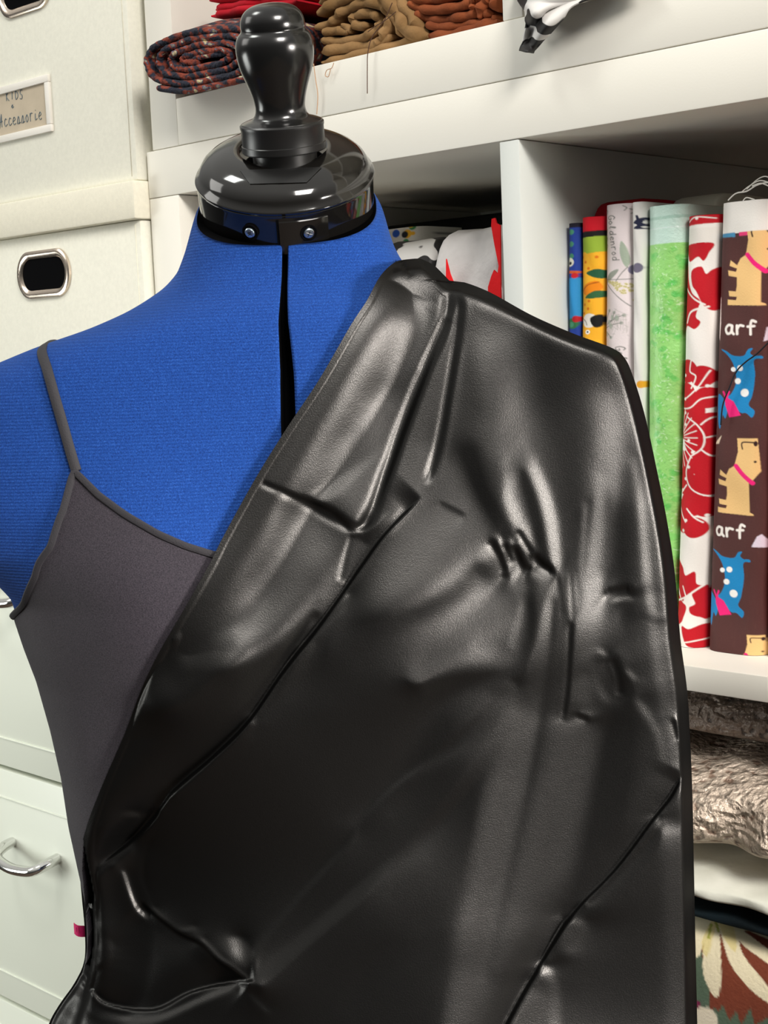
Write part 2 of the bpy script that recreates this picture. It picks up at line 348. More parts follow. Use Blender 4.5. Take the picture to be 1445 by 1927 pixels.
FOLDS = [  # measured folds of the drape: (path, half width, slope towards the light 0 = turned away .. 1 = facing it)
 ([(1050,620),(1150,750)],120,.13), ([(950,600),(900,800)],80,.16), ([(700,1400),(560,1480),(400,1560),(300,1640)],110,.03), ([(800,1400),(620,1420)],70,.03), ([(800,1760),(640,1860),(520,1927)],80,.05),
 ([(300,1780),(250,1850)],60,.04),([(850,1560),(760,1700)],50,.13),([(1150,1350),(1120,1550)],60,.08),([(1180,1750),(1180,1927)],70,.13),
 # lapel panel
 ([(770,560),(710,670)],60,.24), ([(800,520),(760,560)],25,.28), ([(745,620),(725,660)],28,.38), ([(690,600),(672,690)],20,.16), ([(640,760),(560,880)],36,.34),
 ([(705,590),(600,760),(525,870),(485,920)],11,.42), ([(715,770),(705,850),(670,930)],30,.58), ([(715,850),(650,905),(600,936)],12,.74), ([(700,900),(685,965)],13,.62), ([(590,880),(640,830)],18,.38),
 ([(545,1000),(600,1045)],50,.48), ([(475,1000),(440,1070)],32,.24), ([(485,930),(425,1030),(372,1120),(330,1185)],12,.42),
 ([(565,1000),(520,1090),(475,1150)],28,.52), ([(485,1150),(440,1200)],34,.85), ([(450,1195),(425,1210)],20,1.0), ([(430,1215),(370,1245)],22,.6), ([(570,1110),(530,1165)],38,.42), ([(370,1270),(330,1295)],40,.27),
 ([(580,1230),(480,1285),(400,1370),(300,1440),(230,1520)],42,.02), ([(300,1235),(255,1330),(218,1430),(172,1555)],5,.3), ([(225,1460),(195,1550)],12,.16), ([(190,1548),(230,1530),(268,1535)],8,.28),
 ([(480,905),(530,925),(572,943)],5,-.1), ([(575,940),(620,962),(660,992)],9,-.05), ([(488,912),(560,950),(610,977),(656,1002)],4,.65),
 # pleats
 ([(848,540),(832,600),(802,665),(790,690)],6,.38), ([(838,604),(800,692),(762,790),(727,890),(702,960),(672,1002)],8,-.25),
 ([(850,620),(805,760),(775,860),(742,930)],16,.26), ([(795,850),(765,925),(722,968)],17,.42), ([(870,545),(858,640),(842,740),(826,830),(802,905)],9,.02), ([(882,548),(873,620),(857,740),(836,850),(815,902)],6,.3),
 ([(662,1002),(700,985),(750,952),(793,934)],4,.7), ([(690,1012),(740,978),(785,948)],8,-.15), ([(765,968),(722,1012),(680,1070),(640,1130),(592,1198)],12,-.35), ([(656,1012),(651,1050),(642,1090)],5,.32),
 ([(600,1130),(560,1200),(512,1290),(472,1345)],6,.24),([(580,1215),(525,1300),(470,1365)],6,-.2), ([(480,1362),(400,1430),(335,1485)],8,-.15),
 # big panel
 ([(860,965),(800,1040),(765,1110)],62,.52), ([(790,1000),(790,1090)],40,.56), ([(830,930),(850,900)],25,.36), ([(935,1098),(850,1128),(760,1165),(690,1220),(660,1300)],36,.10), ([(905,1070),(932,1112)],18,.03),
 ([(655,1122),(600,1187),(540,1256),(472,1354),(402,1424),(330,1487)],7,.36), ([(325,1491),(292,1540),(242,1590),(215,1622)],7,.25), ([(300,1500),(262,1545),(220,1580)],5,-.2),
 ([(930,1150),(885,1200),(905,1240)],40,.6), ([(860,1225),(790,1270)],20,.5), ([(965,1272),(880,1284),(800,1312),(700,1350)],26,.0),
 ([(995,1115),(1001,1180),(986,1240),(942,1308)],13,.05), ([(975,1090),(975,1150),(960,1210)],8,.45), ([(1038,1085),(1030,1180),(1012,1270),(985,1370),(958,1480)],13,.66), ([(960,1065),(975,1105)],14,.5),
 ([(960,1290),(900,1350),(820,1420),(740,1480),(682,1540),(650,1592),(560,1690),(492,1780),(472,1832)],8,.32), ([(985,1330),(900,1440),(820,1540),(720,1640),(650,1702),(560,1780),(492,1842)],13,.36),
 # long hanging folds
 ([(985,1350),(950,1500),(920,1650),(893,1800),(872,1990)],26,.76), ([(1045,1130),(1035,1250),(1016,1400),(986,1550),(952,1700),(926,1830)],12,.12), ([(1092,1370),(1062,1480),(1030,1600),(1000,1720),(950,1900),(925,1990)],34,.82),
 ([(1122,1100),(1102,1200),(1090,1310)],17,.6), ([(1074,1165),(1068,1280),(1060,1350)],5,.0), ([(1085,1345),(1105,1352)],4,-.2), ([(1068,1080),(1073,1165)],3,.42), ([(1050,1080),(1060,1150)],4,.1), ([(1080,1080),(1086,1140)],4,.3),
 ([(1160,1380),(1140,1550),(1092,1700)],38,.05), ([(1230,1570),(1150,1660),(1078,1724)],17,-.2), ([(1062,1737),(1010,1832),(955,1930),(935,1990)],4,-1.3), ([(1054,1730),(1000,1830)],4,.9), ([(1240,1552),(1180,1622),(1102,1700)],4,.36),
 ([(1092,1742),(1072,1785)],14,.35), ([(1048,1800)],16,.08), ([(1020,1820),(1040,1862),(1041,1990)],9,.6), ([(1012,1880),(985,1940)],22,.55), ([(1262,1560),(1268,1700),(1275,1990)],15,.62),
 # upper sleeve side
 ([(890,600),(900,760)],24,.12), ([(940,650),(960,760),(962,830)],36,.5), ([(975,800),(962,850)],24,.62), ([(880,850),(905,920),(950,1000)],26,.05), ([(1030,650),(1060,800),(1080,950)],42,.1),
 ([(985,890),(1005,960),(1015,1010),(1025,1050)],15,.05), ([(962,850),(952,920),(975,980),(992,1025)],10,.5), ([(985,842),(1020,920),(1038,990),(1046,1070)],9,.68),
 ([(1165,930),(1166,1040),(1182,1150)],22,.09), ([(1150,770),(1156,850),(1150,905)],30,.42), ([(1132,900),(1120,1000),(1108,1100)],11,.45), ([(1190,870),(1206,960),(1216,1080),(1226,1150)],8,.62), ([(1230,1180),(1240,1260),(1256,1340)],11,.48), ([(1255,1340),(1275,1450)],14,.42),
 ([(1100,950),(1092,1080)],6,.3),
 # puckers
 ([(938,1012),(956,1062)],4,.6), ([(962,1018),(976,1055)],4,.6), ([(925,1018),(940,1045),(950,1078)],6,-.3), ([(950,1024),(961,1050)],4,-.2), ([(968,1030),(984,1064),(996,1072)],6,-.7), ([(975,998),(1002,1042)],5,.0), ([(1008,1048),(1036,1072)],6,-.8), ([(1002,1075),(1030,1085)],9,.55),
 ([(1142,1112),(1182,1108)],6,-.3), ([(1122,1132),(1182,1124)],5,.42), ([(1125,1222),(1138,1232)],5,.6), ([(1150,1240),(1165,1275),(1180,1310)],11,-.1), ([(1180,1262),(1192,1275)],5,.4), ([(1105,1262),(1135,1312)],8,.32),
 ([(1200,1320),(1238,1380),(1250,1440)],8,.36), ([(1266,1355),(1276,1395)],5,-.3), ([(1288,1462),(1266,1500),(1240,1532)],4,-.6), ([(1260,1478),(1235,1520)],8,.3),
 ([(795,935),(850,960),(870,970)],4,.35),([(830,945),(870,965)],4,.1),
 # lower left gather
 ([(168,1650),(200,1620),(240,1590)],14,.28), ([(162,1662),(176,1700),(186,1730)],10,.34), ([(232,1640),(252,1700),(272,1722)],7,.26), ([(200,1780),(196,1850)],18,.24), ([(275,1590),(265,1650),(298,1725)],7,.18), ([(175,1570),(240,1560),(290,1520)],6,-.2), ([(205,1680),(210,1740)],7,.05),
 ([(290,1712),(330,1747),(362,1745)],6,.28), ([(375,1790),(420,1828),(465,1858)],9,-.7), ([(300,1740),(350,1770)],8,-.3), ([(440,1782),(452,1800)],13,.75), ([(380,1770),(410,1800),(440,1822),(470,1846)],4,.8),
 ([(160,1845),(200,1892),(290,1902),(362,1868)],8,-.35), ([(150,1862),(190,1905),(285,1915),(365,1884),(445,1852)],8,.3), ([(120,1900),(160,1927)],10,.2), ([(470,1870),(500,1900)],8,.2),
]
ITERS = 260
B = np.full(X.shape, .17)
for pts, w_, val in FOLDS:
    P = crom(pts, 4) if len(pts) > 2 else np.array(pts, float)
    d = seg_dist(X, Y, P); wt = np.exp(-(d/w_)**2*.75); B = B*(1-wt)+val*wt
LX, LY = .50, .866
KEY = np.array((1.65, -.95, 1.05)); WP = ray_local(X, Y, .08)
Lv = KEY-WP; Lv /= np.linalg.norm(Lv, axis=-1, keepdims=True); Vv = CAM-WP; Vv /= np.linalg.norm(Vv, axis=-1, keepdims=True); Hv = Lv+Vv
SPK = (LX*(Hv@RH)+LY*Hv[..., 2])/(-(Hv@FH))
S = SPK-.03-np.sign(1-B)*np.abs(1-B)**.85*.62
if 1: pass
LX, LY = .50, .866       # light comes from up and right of the drape
dR = seg_dist(X, Y, crom([(690, 566), (715, 520), (742, 494)]+RP, 4)); dL = seg_dist(X, Y, crom(LP[2:], 4))
yl = np.array([p[1] for p in LP]); xl = np.array([p[0] for p in LP]); yr_ = np.array([p[1] for p in RP]); xr = np.array([p[0] for p in RP])
# base drape: over the body, rounding back at the shoulder and the hanging side
Pm = np.interp(Y, [480, 600, 800, 1000, 1150, 1400, 1600, 1990], [.036, .062, .072, .080, .083, .086, .088, .090])
Rr = np.interp(Y, [480, 600, 800, 1200, 1990], [110, 150, 220, 240, 230])
Rr = np.interp(Y, [480, 660, 780, 1200, 1990], [14, 16, 34, 44, 46])
k = 1-np.clip(dR/Rr, 0, 1); p_round = (.058*np.clip(Pm/.09, 0, 1)+(Pm-.058*np.clip(Pm/.09, 0, 1))*(1-np.exp(-dR/260.)))*np.sqrt(np.clip(1-k**2.2, 0, 1))
bxx, bzz, bp = body_px(X, Y)
side_w = sm(1500, 1640, Y)
kl = 1-np.clip(dL/np.interp(Y, [1500, 1990], [60, 150]), 0, 1)
p_left = Pm*np.sqrt(np.clip(1-kl**2.2, 0, 1))
rw = sm(560, 1000, X+(Y-1100)*.0)          # hanging half stands off the body
lowfade = sm(1300, 1700, Y)
pr_ = p_round*(rw*(1-lowfade)+lowfade*sm(200, 700, X))
p0 = np.maximum(bp, 0)+.0022+.0018*np.sqrt(np.clip(dL/6, .0, 1))+.006*sm(5, 140, dL)
kk = .012
hmx = np.clip(.5+.5*(pr_-p0)/kk, 0, 1); pb0 = p0*(1-hmx)+pr_*hmx+kk*hmx*(1-hmx)*.5
pb0 = pb0*(1-side_w)+np.minimum(pb0, p_left)*side_w
def blur(A, n):
    for _ in range(n):
        A = np.pad(A, 1, mode='edge'); A = (A[:-2, 1:-1]+A[2:, 1:-1]+A[1:-1, :-2]+A[1:-1, 2:]+2*A[1:-1, 1:-1])/6
    return A
pb0 = blur(pb0, 60)*(1-sm(60, 10, dR)*0)*1.0 if False else np.where(dR < 30, pb0, blur(pb0, 10))
pb1 = blur(pb0, 400); wb_ = sm(30, 100, np.minimum(dR, dL)); pb0 = pb0*(1-wb_)+pb1*wb_
gy, gx_ = np.gradient(pb0/PXM, GS)
S0 = -LX*gx_+LY*gy
S0 = blur(S0, 6)
wE = sm(20, 90, dR)*sm(0, 14, dL)
Res = (S-np.clip(S0, -.6, .8))*wE
inside = (X > np.interp(Y, yl, xl)-20) & (X < np.interp(Y, yr_, xr)+20)
Res = np.where(inside, Res, 0)
pad = 120; Rp = np.pad(Res, pad); ky = np.fft.fftfreq(Rp.shape[0], GS)*2*math.pi; kx = np.fft.fftfreq(Rp.shape[1], GS)*2*math.pi
KX_, KY_ = np.meshgrid(kx, ky); A = -LX*KX_+LY*KY_
LAM, MU = .05, (1/150.)**2
Ph = -1j*A*np.fft.fft2(Rp)/(A*A+LAM*(KX_**2+KY_**2)+MU)
rel = np.real(np.fft.ifft2(Ph))[pad:-pad, pad:-pad]*PXM
MK = sm(0, 30, dR)*sm(0, 26, dL)*inside*(1-sm(2020, 2045, Y))
# settle the folds: smooth gradient steps until the sheen of the surface follows the measured folds
HX_, HY_ = (Hv@RH)/(-(Hv@FH)), Hv[..., 2]/(-(Hv@FH))
SIDE = np.array((1.60, -.04, -.15)); L2 = SIDE-WP; L2 /= np.linalg.norm(L2, axis=-1, keepdims=True); H2 = L2+Vv; HX2, HY2 = (H2@RH)/(-(H2@FH)), H2[..., 2]/(-(H2@FH))
SIG = .21
BT = np.clip(B, 0, 1.1)**1.6; CR = np.clip(-B*3, 0, 1); WT = np.where(inside, sm(8, 40, dR)*sm(2, 10, dL), 0.); 
kyy = np.fft.fftfreq(GYn)*2*math.pi; kxx = np.fft.fftfreq(GXn)*2*math.pi; K2 = (2-2*np.cos(kxx))[None, :]+(2-2*np.cos(kyy))[:, None]
REG, ORT, BILP = .015, .10, .25
PRE = 1/(K2+1.5e-3+BILP*K2*K2)
m2 = sm(-90, 90, X-(860+(1250-Y)*.25))*sm(1120, 1330, Y); m2 = np.maximum(m2, sm(1150, 1210, X)*sm(800, 950, Y))
ang = math.radians(60)*(1-m2)+math.radians(8)*m2; LXv, LYv = np.cos(ang), np.sin(ang)
hx = HX_*(1-m2)+HX2*m2; hy = HY_*(1-m2)+HY2*m2
RT = .185*np.sqrt(np.clip(B, .07, .97)**-.9-1)+np.clip(.07-B, 0, 2)*.5
HG = .05+.95*sm(.16, .34, B)+0*B; SV = hx*LXv+hy*LYv-RT; SO = (hx*LYv-hy*LXv)*.8
WT = np.where(inside, sm(10, 50, dR)*sm(3, 16, dL), 0.)*(.5+1.2*np.clip(B*1.25-.1, 0, 1)+.2*CR); MUA = (1/230.)**2; WT = WT*sm(2040, 2000, Y)
rel = rel*0/PXM/GS; base_g = pb0/PXM/GS; vel = 0
bgx = np.roll(base_g, -1, 1)-base_g; bgy = np.roll(base_g, -1, 0)-base_g
for it in range(int(ITERS)):
    h = base_g+MK*rel; ax_ = np.roll(h, -1, 1)-h; ay_ = np.roll(h, -1, 0)-h
    sl = -ax_*LXv+ay_*LYv; so = -ax_*LYv-ay_*LXv; Ds = sl-SV; Ds = np.where(Ds < 0, Ds*HG, Ds)*WT; Do = ORT*(so-SO)*WT
    gX = -Ds*LXv-Do*LYv+REG*(ax_-bgx); gY = Ds*LYv-Do*LXv+REG*(ay_-bgy)
    G_ = (np.roll(gX, 1, 1)-gX+np.roll(gY, 1, 0)-gY)*MK+MUA*rel
    st_ = np.real(np.fft.ifft2(np.fft.fft2(G_)*PRE)); vel = .88*vel+st_; rel = rel-.20*vel
    if it % 50 == 0 or it == ITERS-1: print('fold', it, float((Ds**2).sum()/WT.sum())**.5)
rel = MK*rel*PXM*GS; rel = np.where(rel < 0, rel*sm(-5, 130, dL), rel); PT = pb0+rel
def signed(P):
    D = np.full(X.shape, 1e9); Sg = np.ones(X.shape); Tt = np.zeros(X.shape); n = len(P)-1
    for i in range(n):
        ax, ay = P[i]; bx, by = P[i+1]-P[i]; L = bx*bx+by*by+1e-9
        t = np.clip(((X-ax)*bx+(Y-ay)*by)/L, 0, 1); d = np.hypot(X-ax-t*bx, Y-ay-t*by); m = d < D
        D = np.where(m, d, D); Sg = np.where(m, np.sign(bx*(Y-ay)-by*(X-ax)), Sg); Tt = np.where(m, (i+t)/n, Tt)
    return D, Sg, Tt
def taper(T, a=.12, b=.12): return sm(0, a, T)*sm(0, b, 1-T)
GROOVES = [  # pleat valleys: path, depth mm, half width
 ([(846,537),(838,604),(800,692),(762,790),(727,890),(702,960),(672,1002)], 7., 11), ([(868,548),(858,640),(842,740),(826,830),(802,915)], 4., 8),
 ([(482,905),(530,925),(572,943),(620,964),(660,998)], 2.2, 5), ([(662,1004),(650,1050),(640,1095)], 1.5, 6),
 ([(922,1018),(938,1045),(950,1078)], 1.8, 6), ([(948,1024),(961,1052)], 1.4, 4), ([(966,1030),(982,1062),(998,1073)], 2.6, 6), ([(1004,1044),(1020,1064),(1038,1074)], 2.8, 6), ([(975,998),(1002,1042)], 1.2, 5),
 ([(1074,1165),(1068,1280),(1060,1350)], 1.2, 5), ([(1140,1113),(1184,1108)], 1.5, 6), ([(1150,1240),(1162,1270),(1166,1310)], 1.6, 7), ([(1266,1355),(1276,1395)], 1.3, 5), ([(1083,1345),(1106,1352)], 1., 4),
 ([(600,1150),(560,1215),(515,1300),(470,1365)], 3., 9), ([(160,1655),(215,1610),(262,1570),(300,1520)], 3., 8),
]
for pts, dp, w_ in GROOVES:
    D_, Sg_, T_ = signed(crom(pts, 5) if len(pts) > 2 else np.array(pts, float)); PT = PT-dp*.00030*np.exp(-(D_/w_)**2)*taper(T_)
LIPS = [  # overlapping edges: path (raised cloth on its left hand when sgn=1), height mm, run-out
 ([(796,938),(765,968),(722,1014),(680,1072),(640,1130),(592,1196),(540,1260),(472,1358),(402,1428),(332,1488),(292,1540),(240,1592),(165,1648)], 6.5, 42, -1),
 ([(1290,1455),(1266,1500),(1238,1536),(1160,1640),(1078,1726),(1010,1832),(955,1930),(930,1985)], 4.5, 40, -1),
 ([(262,1690),(330,1748),(378,1772),(410,1803),(440,1824),(474,1850)], 5., 45, -1),
 ([(150,1830),(166,1860),(200,1893),(290,1904),(362,1870),(440,1852),(480,1850)], 6., 40, 1),
]
for pts, hgt, run, sg in LIPS:
    D_, Sg_, T_ = signed(crom(pts, 5)); low = (Sg_*sg < 0); PT = PT-hgt*.00062*np.where(low, sm(0, 7, D_)*np.exp(-(D_/run)**2), 0)*taper(T_, .08, .08)*inside
PT = np.maximum(PT, np.maximum(bp, 0)+.0045-.02*sm(8, 70, dL)-.05*sm(60, 120, dL))
print('relief mm', rel.min()*1000, rel.max()*1000)
def samp(A, x, y):
    fx = np.clip((x-GX0)/GS, 0, GXn-1.001); fy = np.clip((y-GY0)/GS, 0, GYn-1.001); j = fx.astype(int); i = fy.astype(int); a = fx-j; b_ = fy-i
    return (A[i, j]*(1-a)+A[i, j+1]*a)*(1-b_)+(A[i+1, j]*(1-a)+A[i+1, j+1]*a)*b_
PTM = PT.copy()
for _ in range(3):
    for a_, b_ in ((0, 1), (0, -1), (1, 1), (1, -1)): PTM = np.minimum(PTM, np.roll(PTM, b_, a_))
def under_drape(W):
    """the soft body gives way under the drape"""
    W = np.array(W); d = W-CAM; dd = d@FX; px = IW/2+F*(d@RX)/dd; py = IH/2-F*(d@UX)/dd
    q = W-ORG; p = -(q@FH)
    ok = (p > 0) & (py > 492) & (px > np.interp(py, yl, xl)+6) & (px < np.interp(py, yr_, xr)-3) & (py < 2000)
    lim = samp(PTM, px, py)-.004; d1 = np.where(ok, np.maximum(p-lim, 0), 0)
    return W+d1[:, None]*FH
form = empty('dress_form', to_world(0, 0, 0)*np.array([1, 1, 0])+np.array([0, 0, -1.432]))
tag(form, 'blue knit adjustable dress form with a glossy black neck cap and turned black knob', 'dress form')
zt = float(loc(535, 410)[1]); zb = float(loc(535, 2290)[1])
zr = np.linspace(zt, zb, 330); NF, NB = 520, 90
V = []
top_tilt = math.tan(math.radians(27))
WR = .020; ph = np.linspace(0, math.pi, NF); tcol = -np.cos(ph); tcol = tcol[np.abs(tcol) > WR*1.9]
tcol = np.sort(np.r_[tcol, np.linspace(-1.8, 1.8, 28)*WR, np.array([-1.04, -.98, .98, 1.04])*WR]); NF = len(tcol)
TREF = 0.
for z in zr:
    xc, a, pf, pb = tors(z); gc = np.interp(z, GAPZ, GAPX); gw_ = np.interp(z, GWZ, GWV); t0 = (gc-xc)/a; kz = (gw_/a)/WR
    sc_ = tcol*(1+(kz-1)*np.exp(-(tcol/.055)**2)); t = sc_+t0*np.exp(-(tcol/.35)**2); t[0] = -1; t[-1] = 1; t = np.maximum.accumulate(np.clip(t, -1, 1))
    on = float(sm(float(loc(535, 1060)[1])-.03, float(loc(535, 1060)[1]), z))
    x = xc+a*t; pfr = front_p(x, np.full(NF, z))-.016*on*(np.abs(tcol) < WR*1.01)-.0012*on*np.exp(-((np.abs(tcol)-WR)/(.25*WR))**2)
    phb = np.linspace(math.pi, 2*math.pi, NB+2)[1:-1]; tb = -np.cos(phb); xb = xc+a*tb; pbk = -pb*(1-np.abs(tb)**NE)**(1/NE)
    X_ = np.r_[x, xb]; P = np.r_[pfr, pbk]
    k = sm(float(loc(535, 640)[1]), zt, z); kq = sm(float(loc(535, 560)[1]), zt, z); P = P-.0115*kq; Zs = z-top_tilt*P*k
    V.append(to_world(X_, Zs, P))
V = under_drape(np.concatenate(V)); nc = NF+NB; fc = grid_faces(len(zr), nc, True)
mi = []
for f in fc:
    c0, c1 = f[0] % nc, f[1] % nc
    mi.append(1 if (c0 < NF and c1 < NF and max(abs(tcol[c0]), abs(tcol[c1])) < WR*1.06) else 0)
fc.append(tuple(range(nc))); mi.append(1); fc.append(tuple((len(zr)-1)*nc+k for k in range(nc))); mi.append(0)
mesh_from('torso', V, fc, [M['blue'], M['gap']], form, matidx=mi)

# neck cap
PM = (D0-.0)/F
ca = math.radians(31); AX = ZZ*math.cos(ca)-FH*math.sin(ca)
OC = ray_local(536, 331, 0.)
def px2m(v): return v*PM
R0 = px2m(163)
b = MB(); pr = [(px2m(150), px2m(-75)), (px2m(160.5), px2m(-76)), (px2m(162), px2m(-73)), (px2m(163), px2m(-8)), (px2m(164), px2m(-3)), (px2m(162), px2m(0)), (px2m(150), px2m(0))]
b.lathe(pr, OC, AX, 120)
b.build('neck_band', M['plastic'], form)
# split in the band, with its two raised clamp ends
Fdir = -FH*math.cos(ca)-ZZ*math.sin(ca); Fdir = Fdir/np.linalg.norm(Fdir)
def band_pt(ang, h, r):
    d = Fdir*math.cos(ang)+RH*math.sin(ang); return OC+d*r+AX*h
b = MB()
for a0, a1 in ((-.075, -.045),):
    vs = []; 
    for h in (px2m(-77), px2m(-9)):
        for a in (a0, a1): vs.append(band_pt(a, h, R0*1.004)); 
    b.add(vs, [(0, 1, 3, 2)])
    vs2 = [band_pt(a, h, r) for h in (px2m(-77.5), px2m(-9)) for a in (a0, a1) for r in (R0*.96, R0*1.006)]
    b.add(vs2, [(0, 1, 3, 2), (4, 6, 7, 5), (0, 4, 5, 1), (2, 3, 7, 6), (1, 5, 7, 3), (0, 2, 6, 4)])
b.build('band_split', M['gap'], form, smooth=False)
b = MB(); N = 24
a0, a1 = -.045, .50
vs = []
for h, r in ((px2m(-76), R0*.98), (px2m(-75), R0*1.012), (px2m(-14), R0*1.014), (px2m(-11), R0*.98)):
    for k in range(N): vs.append(band_pt(a0+(a1-a0)*k/(N-1), h, r))
b.add(vs, grid_faces(4, N)); b.build('clamp_plate', M['plastic'], form)
for ang, h in ((-.37, px2m(-35)), (.27, px2m(-38))):
    c = band_pt(ang, h, R0*1.0); dr = Fdir*math.cos(ang)+RH*math.sin(ang)
    b = MB(); b.lathe([(px2m(15), 0), (px2m(15.5), px2m(2.6)), (px2m(13.5), px2m(3.2)), (px2m(12.5), px2m(2.2)), (px2m(.5), px2m(2.1))], c, dr, 40)
    rec = b.build('screw_recess', M['gap'], form)
    b = MB(); b.lathe([(px2m(9.5), px2m(1)), (px2m(9.5), px2m(4.5)), (px2m(8), px2m(6)), (px2m(3.5), px2m(6.3)), (px2m(3), px2m(4.5)), (px2m(.3), px2m(4.3))], c, dr, 24)
    tn = np.cross(dr, AX)
    for k in range(2):
        d1 = (tn*math.cos(.5+k*math.pi/2)+AX*math.sin(.5+k*math.pi/2)); o = c+dr*px2m(6.0)
        b.tube([o-d1*px2m(6), o+d1*px2m(6)], px2m(.8), 6, mi=1)
    b.build('screw', [M['screw'], M['plastic_matte']], form)
# dome
b = MB()
b.lathe([(px2m(r), px2m(h)) for r, h in [(161, -4), (164.5, -1), (165.5, 3), (164, 6), (160, 9), (156.5, 18), (150, 29), (140, 38), (126, 46), (108, 52), (92, 55), (83, 56), (80, 54.5), (79, 48), (60, 46), (2, 46)]], OC, AX, 140)
b.build('neck_cap', M['plastic'], form)
# flat facet on the dome below the knob
def dome_at(px, py, off=.0004):
    # march the sight line to the dome, in cap space
    d = ray(px, py); d = d/np.linalg.norm(d); R_, H_ = [156.5, 150, 140, 126, 108, 92, 83], [18, 29, 38, 46, 52, 55, 56]
    t0 = D0-.09
    for i in range(1200):
        q = CAM+d*(t0+i*.0002)-OC; h = q@AX; r = np.linalg.norm(q-h*AX)
        hh = np.interp(r/PM, R_[::-1], H_[::-1])*PM
        if h < hh: break
    return OC+q-d*off*2
vs = []; C1 = [(451, 320), (606, 314)]; C2 = [(470, 346), (577, 343)]
for i in range(5):
    for j in range(13):
        a = np.array(C1[0])*(1-j/12)+np.array(C1[1])*j/12; c = np.array(C2[0])*(1-j/12)+np.array(C2[1])*j/12; e = a*(1-i/4)+c*i/4
        vs.append(dome_at(*e))
b = MB(); b.add(vs, grid_faces(5, 13)); b.build('cap_facet', M['plastic_matte'], form)
# knob
ka = math.radians(17); KX = ZZ*math.cos(ka)-FH*math.sin(ka)-RH*.03; KX /= np.linalg.norm(KX)
OK_ = ray_local(534, 272, .018)
hs = .975
def kh(h): return h*.60 if h < 69 else 69*.60+(h-69)
prof = [(58, -75), (58, -20), (74, -18), (76, -14), (76, 4), (74.5, 6), (74.5, 52), (75.5, 56), (75.5, 64), (73, 69), (66, 72), (56, 76), (50, 82), (47, 92), (47.5, 102), (50, 114), (55, 130), (61, 146), (67, 162), (71, 180), (72.5, 198), (70.5, 212), (66, 222), (61, 227), (59, 231), (59.5, 236), (58.5, 246), (54, 257), (45, 266), (32, 272), (16, 275), (1, 276)]
kn = MB(); kn.lathe([(px2m(r), px2m(kh(h)*hs)) for r, h in prof if h <= 72], OK_, KX, 90)
collar = kn.build('knob_collar', M['plastic_matte'], form)
kn = MB(); pk = np.array([(r, h) for r, h in prof if h >= 69], float)
pk = crom(pk, 3)
kn.lathe([(px2m(max(r, .5)*(1 if h < 76 else .95)), px2m(kh(h)*hs)) for r, h in pk], OK_, KX, 90); kn.build('neck_knob', M['plastic_knob'], form, auto=False)
# stand below the frame
b = MB(); base = to_world(0, 0, 0)
b.tube([(base[0], base[1], -.62), (base[0], base[1], -1.40)], .014, 20); b.build('stand_pole', M['plastic_matte'], form)
for k in range(4):
    a = k*math.pi/2+.4
    b = MB(); b.tube([(base[0], base[1], -1.37), (base[0]+.07*math.cos(a), base[1]+.07*math.sin(a), -1.385), (base[0]+.19*math.cos(a), base[1]+.19*math.sin(a), -1.421)], [.013, .012, .011], 12); b.build('stand_leg', M['plastic_matte'], form)

# ------------------------------------------------------------------ camisole
cami = empty('camisole', to_world(0, 0, 0)); tag(cami, 'charcoal thin-strapped camisole worn on the blue dress form under the black satin', 'camisole')
arm = [(45, 1146), (50, 1125), (68, 1080), (100, 1022), (124, 955), (137, 905), (143, 884)]
neck = [(147, 882), (158, 893), (190, 925), (240, 962), (300, 998), (350, 1020), (400, 1036), (470, 1052), (545, 1060)]
tt, zz2 = [], []
for x_, y_ in arm+neck:
    if (x_, y_) == (45, 1146): x, z = loc(x_, y_); t = -1.
    else:
        x, z, p = body_px(float(x_), float(y_)); xc, a, _, _ = tors(z); t = (x-xc)/a
    tt.append(float(t)); zz2.append(float(z))
tt = np.array(tt); zz2 = np.array(zz2); tt = np.maximum.accumulate(tt+np.arange(len(tt))*1e-5)
tm = tt[-1]; tt = np.r_[tt, (2*tm-tt[:-1])[::-1]]; zz2 = np.r_[zz2, zz2[:-1][::-1]]
tt = np.clip(tt, -1, 1)
zarm = float(loc(45, 1146)[1]); zlow = float(loc(300, 2000)[1])
NT_ = 420
phs = np.linspace(0, math.pi, NT_); tf = -np.cos(phs); tf = np.sort(np.r_[tf, tt[5:9], tt[-9:-5]])
zf = np.interp(tf, tt, zz2)
def cam_pt(t, z, off, back=False):
    xc, a, pf, pb = tors(z)
    if not back:
        x = xc+a*t; p = front_p(x, z)
        e = np.sqrt(np.clip(1-np.abs(t)**2, 0, 1)); return to_world(x+off*t, z, p+off*np.maximum(e, 0))
    x = xc+a*t; p = -pb*(1-np.abs(t)**NE)**(1/NE); return to_world(x+off*t, z, p-off)
rows = 170; V = []
tbk = np.linspace(.98, -.98, 60)
for i in range(rows):
    s_ = i/(rows-1); z = zf*(1-s_)+zlow*s_; fr = cam_pt(tf, z, .0016)
    zb_ = np.full(60, zarm)*(1-s_)+zlow*s_; V.append(np.concatenate([fr, cam_pt(tbk, zb_, .0016, True)]))
V = under_drape(np.concatenate(V)); ncc = len(tf)+60
mesh_from('camisole_body', V, grid_faces(rows, ncc, True), M['cami'], cami)
sel = (tf > -.999) & (tf < tm*2+.999)
edge = cam_pt(tf, zf-.0016, .0022)[2:-2]
edge = edge[::2]; edge = edge[:int(len(edge)*.5)]
b = MB(); b.tube(under_drape(edge), .0019, 8, up=-FH, flat=.55); b.build('neckline_binding', M['cami_trim'], cami)
